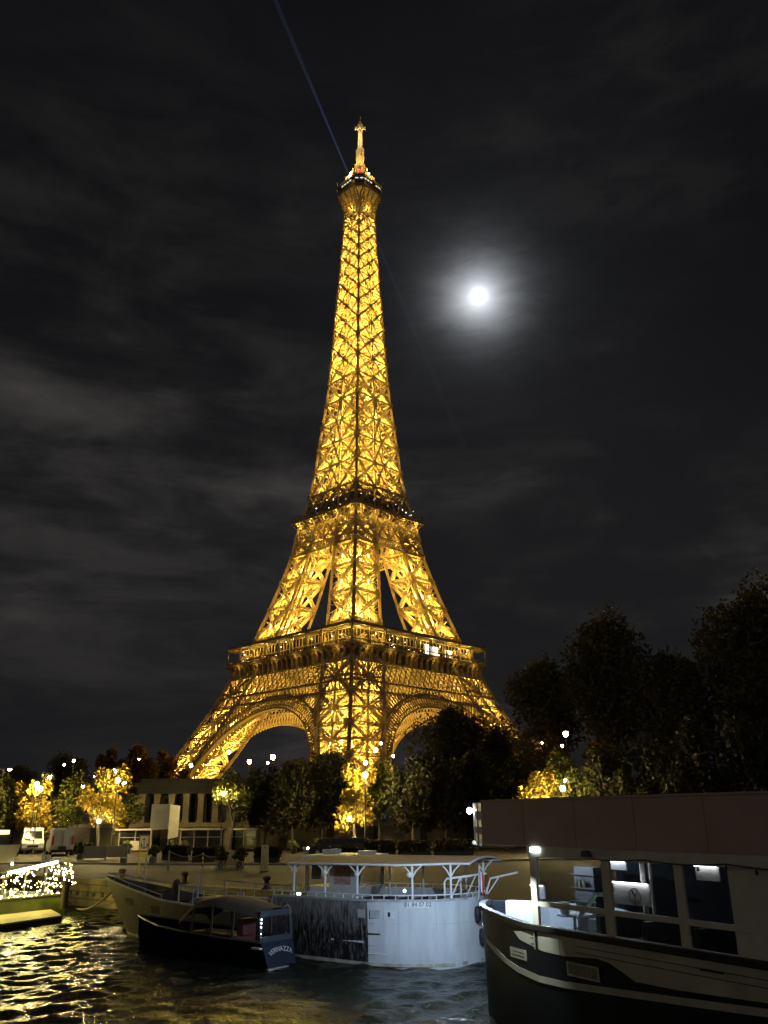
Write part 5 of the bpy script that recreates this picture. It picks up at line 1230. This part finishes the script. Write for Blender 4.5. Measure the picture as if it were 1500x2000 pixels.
m_.build('hull', hn, RB, smooth='auto')
m_ = MB(); surf_strip(m_, list(np.linspace(.02, 20, 70)), lambda s: zt_r(s) - .07, lambda s: zt_r(s) + .035, rpt, .05, .16); m_.build('rubbing_strake', BLACK, RB)
wpaint = mat('bulwark_white', (.74, .76, .78), .45, var=.06)
m_ = MB(); m_.prism([(s + .14, -max(.01, h - .11), 1.58) for s, h in orr] + [(s + .14, max(.01, h - .11), 1.58) for s, h in orr[::-1]], (0, 0, .03)); m_.build('deck', mat('pale_deck', (.5, .5, .48), .6, var=.15), RB)
m_ = MB()
for sd in (-1, 1):
    vs = []; S = [.25, .5, .8, 1.2, 1.6, 2, 2.5, 3, 3.6, 4.2, 5]
    for s in S: vs += [(s + .05, sd * (hb_r(s) - .115), 1.62), (s + .05, sd * (hb_r(s) - .095), zt_r(s) - .01), (s + .05, sd * (hb_r(s) - .015), zt_r(s) + .02)]
    fs = []
    for i in range(len(S) - 1):
        for j in range(2): fs.append((i * 3 + j, i * 3 + j + 1, i * 3 + j + 4, i * 3 + j + 3))
    m_.add(vs, fs)
m_.build('inner_bulwark', wpaint, RB)
cream = mat('cream_band', (.50, .47, .42), .5, var=.2, vscale=1.5)
pb = I([3.45, 3.7, 4.64, 5.34, 6.36, 6.72, 7.37, 8.38, 10.33, 20], [2.1, 1.96, 1.83, 1.82, 1.90, 1.86, 1.62, 1.63, 1.72, 1.80])
m_ = MB(); surf_strip(m_, [3.46, 3.55, 3.7, 4.1, 4.64, 5.34, 6.0, 6.36, 6.72, 7.05, 7.37, 7.9, 8.38, 9.3, 10.33, 14, 20], pb, lambda s: min(2.2, 2.1 + (s - 3.4) * .12), rpt, .012, .03); pan = m_.build('side_panel', cream, RB)
m_ = MB()
for z in (2.05, 1.93): surf_strip(m_, [4.2, 6, 9, 14, 20], lambda s: z, lambda s: z + .018, rpt, .016, .03)
m_.build('panel_seam', mat('seam_grey', (.12, .11, .10), .6), pan)
m_ = MB()
for s in (4.35, 5.2): surf_strip(m_, [s, s + .03], lambda q: 1.84, lambda q: 2.2, rpt, .02, .03)
m_.build('panel_rib', cream, pan)
sb_ = I([.3, 1.6, 2.88, 3.5, 4.4, 5.26, 6.78, 8.34, 10.3, 20], [1.95, 1.62, 1.37, 1.26, 1.20, 1.21, 1.30, 1.39, 1.51, 1.75])
m_ = MB(); surf_strip(m_, [.3, .8, 1.6, 2.3, 2.88, 3.5, 4.0, 4.4, 5.26, 6, 6.78, 8.34, 10.3, 15, 20], sb_, lambda s: sb_(s) + .125, rpt, .02, .04); m_.build('hull_stripe', cream, RB)
def hull_frame(s0, s1, z0, z1, t, nm, mm, gl):
    m_ = MB(); surf_strip(m_, [s0, s1], lambda s: z0, lambda s: z0 + t, rpt, .03, .05); surf_strip(m_, [s0, s1], lambda s: z1 - t, lambda s: z1, rpt, .03, .05)
    surf_strip(m_, [s0, s0 + t], lambda s: z0 + t, lambda s: z1 - t, rpt, .03, .05); surf_strip(m_, [s1 - t, s1], lambda s: z0 + t, lambda s: z1 - t, rpt, .03, .05); o = m_.build(nm, mm, RB)
    m_ = MB(); surf_strip(m_, [s0 + t, s1 - t], lambda s: z0 + t, lambda s: z1 - t, rpt, .014, .02); m_.build('pane', gl, o)
hull_frame(5.42, 6.38, 1.47, 1.74, .035, 'hull_window', cream, mat('curtained_window', (.26, .25, .20), .4, var=.5, vscale=3, noise_sc=(4, 1, .3)))
m_ = MB(); surf_strip(m_, [3.22, 3.55, 3.93], lambda s: 1.55, lambda s: 1.76, rpt, .02, .03); npl = m_.build('name_plate', cream, RB)
m_ = MB(); surf_strip(m_, [3.3, 3.55, 3.85], lambda s: 1.61, lambda s: 1.63, rpt, .026, .03); surf_strip(m_, [3.3, 3.55, 3.85], lambda s: 1.69, lambda s: 1.70, rpt, .026, .03); m_.build('plate_line', mat('seam_grey', (.12, .11, .10), .6), npl)
for s0, s1, z0, z1, rd in ((9.0, 9.5, 2.03, 2.07, 0), (11.2, 11.6, 1.9, 2.1, 0)):
    m_ = MB(); surf_strip(m_, [s0, s1], lambda s: z0, lambda s: z1, rpt, .03, .05); m_.build('scupper', ink, RB)
m_ = MB(); m_.lathe([(.02, -.36), (.14, -.28), (.16, 0), (.14, .28), (.02, .36)], 10, (-.2, .05, 1.95)); m_.build('fender', BLACK, RB)
# saloon
Y0 = 2.02
fpaint = mat('saloon_frame', (.66, .62, .58), .5, var=.1)
roofp = mat('parapet_mauve', (.48, .36, .34), .6, var=.10, vscale=1.2)
m_ = MB()
def post(s, w_): m_.box((s - w_ / 2, -Y0, 2.30), (s + w_ / 2, -Y0 + .07, 3.74))
for s, w_ in ((4.42, .2), (6.74, .22), (8.66, .2)): post(s, w_)
m_.box((4.25, -Y0 - .002, 3.74), (20, -Y0 + .1, 3.97)); m_.box((4.25, -Y0 + .003, 2.72), (20, -Y0 + .095, 2.82)); m_.box((4.25, -Y0 + .003, 2.28), (20, -Y0 + .095, 2.34))
for s in (4.42, 6.74, 8.66, 10.9): m_.box((s - .12, Y0 - .1, 1.61), (s + .12, Y0, 3.97))
m_.box((4.25, Y0 - .1, 3.74), (20, Y0 + .002, 3.97)); m_.box((4.3, Y0 - .095, 2.4), (20, Y0 - .005, 2.5))
fr_ = m_.build('saloon_frame', fpaint, RB)
m_ = MB(); m_.box((9.78, -Y0 + .012, 2.34), (20, -Y0 + .09, 3.735)); m_.build('side_wall', fpaint, RB)
m_ = MB(); m_.box((13, -Y0 + .1, 1.6), (13.08, Y0 - .1, 3.97)); m_.build('bulkhead', mat('dark_bulkhead', (.008, .008, .009), .9, spec=.02), RB)
gls = glass('saloon_glass', (.75, .78, .8), .45, .015)
for s0, s1 in ((4.53, 6.62), (6.86, 8.55), (8.77, 9.7)):
    for z0, z1 in ((2.82, 3.74), (2.34, 2.72)):
        m_ = MB(); m_.box((s0, -Y0 + .04, z0), (s1, -Y0 + .052, z1)); m_.build('window', gls, RB)
m_ = MB(); m_.box((2.5, -Y0 + .1, 3.975), (20, Y0 - .1, 4.05)); m_.build('ceiling', mat('saloon_ceiling', (.18, .17, .16), .6), RB)
for s0, s1 in ((2.55, 20),):
    m_ = MB(); m_.box((s0, -Y0 - .02, 3.972), (s1, -Y0 + .06, 4.96)); m_.box((s0, Y0 - .06, 3.972), (s1, Y0 + .02, 4.96)); m_.box((s0, -Y0 - .04, 4.962), (s1, -Y0 + .09, 5.0)); par = m_.build('parapet', roofp, RB)
m_ = MB()
for s in np.arange(4.2, 19, 1.75): m_.box((s, -Y0 - .024, 3.99), (s + .018, -Y0 - .0205, 4.95))
m_.build('parapet_seam', mat('parapet_seam_brown', (.30, .22, .2), .6), par)
m_ = MB(); pts = [(s, -Y0 - .06, 3.80 - .05 * abs(math.sin(s * 1.6)) ) for s in np.linspace(6.4, 19, 60)]; m_.tube(pts, .012, 5)
for s in np.arange(9.2, 19, .62): m_.lathe([(.012, -.09), (.03, -.06), (.012, 0)], 6, (s, -Y0 - .06, 3.78 - .05 * abs(math.sin(s * 1.6))))
m_.build('unlit_festoon', BLACK, par)
m_ = MB()                                                      # bow end of the upper deck: three pale bands with gaps
for z0, z1 in ((4.02, 4.2), (4.36, 4.54), (4.74, 4.94)):
    for sd in (1, -1): m_.prism([(2.55, sd * Y0, z0), (1.1, sd * 1.2, z0), (1.1, sd * 1.1, z0), (2.55, sd * (Y0 - .1), z0)], (0, 0, z1 - z0))
    m_.box((1.05, -1.2, z0), (1.13, 1.2, z1))
for sd in (1, -1): m_.beam((1.1, sd * 1.17, 3.9), (1.1, sd * 1.17, 4.96), .08, .08, (1, 0, 0)); m_.beam((1.85, sd * 1.6, 3.9), (1.85, sd * 1.6, 4.96), .08, .08, (1, 0, 0))
m_.build('bow_rail', fpaint, RB)
m_ = MB(); m_.ball((1.05, -1.32, 4.76), .085, 8, 6); m_.build('deck_lamp', bulbm('deck_lamp_on', (.95, 1, .97), 9), RB)
m_ = MB(); m_.ball((1.6, -1.6, 3.98), .05, 8, 5); m_.build('deck_lamp', bulbm('deck_lamp_dim', (.8, 1, .9), .8), RB)
m_ = MB(); m_.box((4.42, -Y0 - .05, 3.84), (4.72, -Y0 - .003, 3.94)); m_.build('exit_lamp', bulbm('exit_lamp', (.82, 1, .86), 5), RB)
m_ = MB(); m_.lathe([(.05, -.06), (.13, -.05), (.10, .05), (.04, .07)], 8, (6.35, -Y0 - .12, 3.86)); m_.build('wall_lamp', mat('lamp_iron', (.05, .05, .045), .5), RB)
# festoon of bulbs under the bow awning
cat_ = [Vector((.5 + 3.7 * t, 1.2 + .6 * t, 3.86 - .10 * math.sin(math.pi * (t * 2 % 1)))) for t in np.linspace(0, 1, 25)]
m_ = MB(); m_.tube(cat_, .012, 5); cb = m_.build('festoon_cable', BLACK, RB)
for i in range(1, 25, 3):
    m_ = MB(); m_.ball(cat_[i] - Vector((0, 0, .06)), .05, 8, 6); m_.build('bulb', bulbm('festoon', (.86, .94, 1), 34), cb)
m_ = MB(); m_.box((1.2, -1.0, 3.9), (4.2, 1.6, 3.94)); m_.build('bow_awning', mat('awning_white', (.7, .7, .7), .6), RB)
# foredeck lights that whiten the bow and the white boat's stern
for (x, y, z, p_) in ((.9, .3, 3.72, 140), (2.2, .0, 3.72, 80)): pt_light('foredeck_light', (x, y, z), p_, (.72, .87, 1), RB, 0)
pt_light('foredeck_light', (-.1, -.55, 3.85), 1050, (.56, .75, 1), RB, 0)
el = bpy.data.lights.new('exit_glow', 'SPOT'); el.energy = 260; el.color = (.86, 1, .88); el.spot_size = R_(75); el.spot_blend = .9; el.shadow_soft_size = 0
eo = bpy.data.objects.new('exit_glow', el); COL.objects.link(eo); eo.parent = RB; eo.location = (4.5, -2.75, 3.8); eo.rotation_euler = (Vector((4.1, -2.1, 2.0)) - Vector((4.5, -2.75, 3.8))).to_track_quat('-Z', 'Y').to_euler()
# furniture
tab = mat('table_white', (.7, .72, .72), .4)
m_ = MB(); m_.lathe([(.26, 0), (.26, .03), (.04, .06), (.04, .68), (.45, .70), (.45, .74)], 14, (3.3, .1, 1.61)); m_.build('table', tab, RB)
m_ = MB(); m_.lathe([(.11, 0), (.13, .26), (.12, .27)], 12, (3.2, -.1, 2.35)); m_.build('ice_bucket', tab, RB)
m_ = MB(); m_.tube([(4.9, -1.2, 2.45), (4.9, -.6, 2.92), (5.4, -.4, 2.95)], .05, 8); m_.box((5.0, -1.0, 1.61), (5.6, .2, 2.45)); m_.build('bar_counter', mat('pale_green', (.45, .58, .5), .5), RB)
m_ = MB()
for i in range(3):
    x = 5.4 + i * 1.3; m_.box((x, -1.6, 1.61), (x + .6, -.2, 2.25)); m_.box((x + .5, -1.6, 2.25), (x + .62, -.2, 2.62))
m_.build('banquette', mat('banquette_dark', (.05, .045, .04), .6), RB)
m_ = MB(); m_.tube([(6.1, -.3, 1.6), (6.1, -.3, 3.95)], .06, 8); m_.tube([(5.75, .3, 1.6), (5.75, .3, 3.95)], .04, 8); m_.build('pillar', fpaint, RB)
# lit menu boards in the saloon: panel, a lamp on its top edge
def board(x0, x1, y, z0, z1, emblem):
    m_ = MB(); m_.box((x0, y, z0), (x1, y + .03, z1)); bd = m_.build('board', mat('board_grey', (.5, .5, .5), .6, var=.1), RB)
    m_ = MB(); m_.box((x0 + .02, y - .06, z1 - .012), (x1 - .02, y - .035, z1 + .012)); m_.build('light_strip', bulbm('board_strip', (1, 1, .98), 16), bd)
    if emblem:
        cx, cz, r = (x0 + x1) / 2 + .1, (z0 + z1) / 2 - .04, .165; m_ = MB(); yy_ = y - .008
        c_ = [(cx + r * math.cos(a), yy_, cz + r * math.sin(a)) for a in np.linspace(0, 2 * math.pi, 33)]
        for i in range(32): m_.beam(c_[i], c_[i + 1], .014, .008, (0, 1, 0))
        m_.beam((cx, yy_, cz), (cx - .075, yy_, cz + .11), .035, .008, (0, 1, 0)); m_.beam((cx, yy_, cz), (cx + .07, yy_, cz + .11), .014, .008, (0, 1, 0)); m_.beam((cx, yy_, cz + .01), (cx, yy_, cz - .13), .02, .008, (0, 1, 0))
        a_ = [(cx + .085 * math.sin(t), yy_, cz - .05 - .085 * math.cos(t)) for t in np.linspace(-1.4, 1.4, 11)]
        for i in range(10): m_.beam(a_[i], a_[i + 1], .016, .008, (0, 1, 0))
        m_.build('emblem', ink, bd)
def rb_local(px, py, yl):
    mi = (Matrix.Translation(st) @ Matrix.Rotation(math.atan2(av.y, av.x), 4, 'Z')).inverted(); o_ = mi @ Vector((0, 0, CZ)); d_ = mi.to_3x3() @ ray(px, py); return o_ + d_ * ((yl - o_.y) / d_.y)
for (xa, ya, xb, yb, em, yl) in ((1197, 1722, 1272, 1772, True, -.5), (1038, 1728, 1064, 1756, False, .3), (1357, 1690, 1407, 1722, False, -.9), (1190, 1682, 1224, 1700, False, .8)):
    A_, B_ = rb_local(xa, ya, yl), rb_local(xb, yb, yl); board(A_.x, B_.x, yl, B_.z, A_.z, em)
A_, B_ = rb_local(1120, 1692, .9), rb_local(1166, 1800, .9)
m_ = MB(); m_.box((A_.x, .9, 1.61), (B_.x, 1.25, A_.z))
for i in range(5): z_ = 1.9 + i * .32; m_.box((A_.x - .1, .82, z_), (B_.x + .1, .9, z_ + .03))
m_.build('shelf_unit', mat('dark_shelf', (.025, .022, .02), .5), RB)
rr_ = random.Random(3)
for i in range(7):
    m_ = MB(); x_ = A_.x + rr_.uniform(0, B_.x - A_.x); m_.lathe([(.03, 0), (.035, .12), (.015, .16), (.015, .2)], 8, (x_, .85, 1.93 + rr_.choice((0, 1, 2, 3)) * .32)); m_.build('bottle', mat('bottle_glass', (.10, .12, .07), .1), RB)
m_ = MB(); m_.box((3.1, Y0 - .2, 1.6), (13, Y0 - .12, 3.97)); m_.build('far_wall', mat('dark_bulkhead', (.008, .008, .009), .9, spec=.02), RB)
# ---- restaurant pontoon boat at left with its net of fairy lights
LA, LB_ = Vector((-17.3, 44.4, 0)), Vector((-15.0, 48.2, 0)); ld = (LB_ - LA).normalized(); ln_ = Vector((-ld.y, ld.x, 0))   # ln_ points away to the left
if ln_.x > 0: ln_ = -ln_
LB = thing('restaurant_boat', 'moored green hulled restaurant boat at the left edge, its end railing smothered in fairy lights', 'boat', LA, math.atan2(ld.y, ld.x))
# local x along the lit end (towards the quay), y = away to the left
gh = mat('green_hull', (.05, .065, .02), .5, var=.5, vscale=1.2)
E_ = 4.44
m_ = MB(); m_.prism([(-6, 0, -.5), (E_, 0, -.5), (E_ + .15, 0, .95), (-6, 0, .95)], (0, 14, 0)); m_.build('hull', gh, LB)
m_ = MB(); m_.box((-6, -.06, .93), (E_ + .22, .3, 1.0)); m_.box((-6, .05, 1.9), (.9, .12, 1.97)); m_.build('gunwale', mat('dull_varnish', (.08, .07, .06), .4), LB)
m_ = MB()
for x in np.arange(-5.6, E_ + .2, 1.25): m_.box((x - .03, .1, .95), (x + .03, .16, 2.3 if x > 1 else 1.9))
m_.build('rail_post', lampm, LB)
m_ = MB(); m_.box((E_ - 1.9, .02, .55), (E_ - .6, .05, .92)); m_.build('lit_panel', bulbm('yellow_panel', (1, .82, .16), .9), LB)
rnd = random.Random(77); m_ = MB()
for k in range(560):
    x = rnd.uniform(-6, E_ + .55); top = 2.05 + max(0, x - .2) * .10; z = rnd.uniform(.98 if x < E_ - .3 else 1.3, top)
    if abs((x % 1.55) - .8) < .08 and rnd.random() < .8: continue
    if 1.86 < z < 1.95 and x < 3.5 and rnd.random() < .7: continue
    r = rnd.choice((.011, .014, .018, .024, .034)); m_.ball((x, rnd.uniform(-.10, .08), z), r, 4, 3)
fl_ = m_.build('fairy_lights', bulbm('fairy', (1, .82, .30), 40), LB); fl_['kind'] = 'stuff'
m_ = MB(); m_.tube([(1.0, .3, 2.12), (E_ - .5, .3, 2.5)], .07, 8); m_.build('tube_lamp', bulbm('tube_light', (1, .97, .85), 6), LB)
m_ = MB(); m_.ball((-.1, .4, 2.2), .16, 8, 6); m_.build('globe_lamp', bulbm('tube_light', (1, .97, .85), 6), LB)
m_ = MB(); m_.prism([(-6, -.3, 2.55), (.75, -.3, 2.62), (1.05, -.3, 3.42), (-6, -.3, 3.42)], (0, 6, 0)); m_.build('awning', mat('awning_beige', (.40, .36, .30), .6, var=.12), LB)
m_ = MB()
for x in (-2.5, -1.0, .0): m_.box((x - .12, .4, .95), (x + .12, .65, 2.6))
m_.build('post', lampm, LB)
m_ = MB(); m_.box((-6, .2, 3.421), (.8, 2.0, 3.9)); m_.build('upper_cabin', mat('cabin_glass', (.06, .055, .045), .15, var=.2), LB)
m_ = MB(); m_.box((-6, .1, 3.901), (.6, 2.2, 4.1)); m_.build('light_box', bulbm('light_box', (1, .88, .42), 1.6), LB)
for x, z in ((-.3, 3.5), (-1.4, 3.55), (.65, 2.55), (-.5, 2.5)):
    m_ = MB(); m_.ball((x, -.34, z), .06, 6, 4); m_.build('bulb', bulbm('festoon_warm', (1, .9, .7), 20), LB)
for x in (-4.5, -2.2, 0, 2.2, 4.2): pt_light('fairy_glow', (x, -.45, 1.6), 140, (1, .82, .16), LB, .25)
# floating landing stage
p0, p1, p2q, p3 = at_z(-150, 1826, .3), at_z(122, 1788, .3), at_z(86, 1768, .3), at_z(-150, 1782, .3)
fp_ = thing('landing_stage', 'low floating landing stage with pale deck in front of the lit boat', 'pontoon', (p1.x, p1.y, 0))
rel = [Vector((q.x - p1.x, q.y - p1.y, 0)) for q in (p0, p1, p2q, p3)]
m_ = MB(); m_.prism([q + Vector((0, 0, .24)) for q in rel], (0, 0, -.6)); m_.build('float', mat('tarred_steel', (.012, .012, .010), .5), fp_)
m_ = MB(); m_.prism([q * .998 + Vector((-.03, .03, .30)) for q in rel], (0, 0, -.06)); m_.build('deck', mat('pale_planks', (.32, .27, .17), .7, var=.3, vscale=2), fp_)
# cast bollards along the quay edge
for k_, (t_, lb) in enumerate(((3.2, 'squat iron mooring bollard on the quay edge nearest the lit boat'), (8.5, 'squat iron mooring bollard on the quay behind the white boat bow'), (14.5, 'squat iron mooring bollard on the quay behind the dark launch'), (26.5, 'squat iron mooring bollard on the quay right of the white boat awning'))):
    q = E0 + ed * t_ - en * .7; m_ = MB(); m_.lathe([(.24, 0), (.24, .04), (.13, .08), (.12, .34), (.2, .42), (.2, .5), (.1, .56)], 12)
    o = m_.build('mooring_bollard', mat('rusty_iron', (.07, .045, .035), .8, var=.4), loc=(q.x, q.y, QZ)); tag(o, lb, 'bollard', 'iron bollards on the quay edge')
# mooring ropes
def rope(a, b, sag, lb, r=.03):
    a = Vector(a); b = Vector(b); m_ = MB(); m_.tube([a.lerp(b, t) - Vector((0, 0, sag * 4 * t * (1 - t))) for t in np.linspace(0, 1, 16)], r, 5)
    tag(m_.build('mooring_rope', mat('rope', (.12, .09, .06), .9, var=.3)), lb, 'rope', 'mooring ropes')
bw = WB.matrix_basis @ Vector((14.4, .1, 1.9)); rope(bw, at_z(150, 1775, .15), .35, 'thick sagging rope from the white boat bow down to the water', .05)
rope(bw + Vector((.2, .1, -.6)), at_z(185, 1765, .25), .1, 'thin rope from the white boat stem to the foot of the quay wall')
rope(at_z(112, 1738, 1.35), at_z(143, 1768, .2), .05, 'short rope hanging from the corner of the lit boat')
m_ = MB(); pb_ = at_z(129, 1735, 1.42); m_.lathe([(.16, -.9), (.16, .1), (.24, .16), (.24, .3), (.1, .34)], 10, (0, 0, 0)); tag(m_.build('mooring_post', mat('rusty_iron', (.07, .045, .035), .8, var=.4), loc=(pb_.x, pb_.y, 1.42)), 'rusty mooring post at the quay corner beside the fairy lights', 'mooring post')
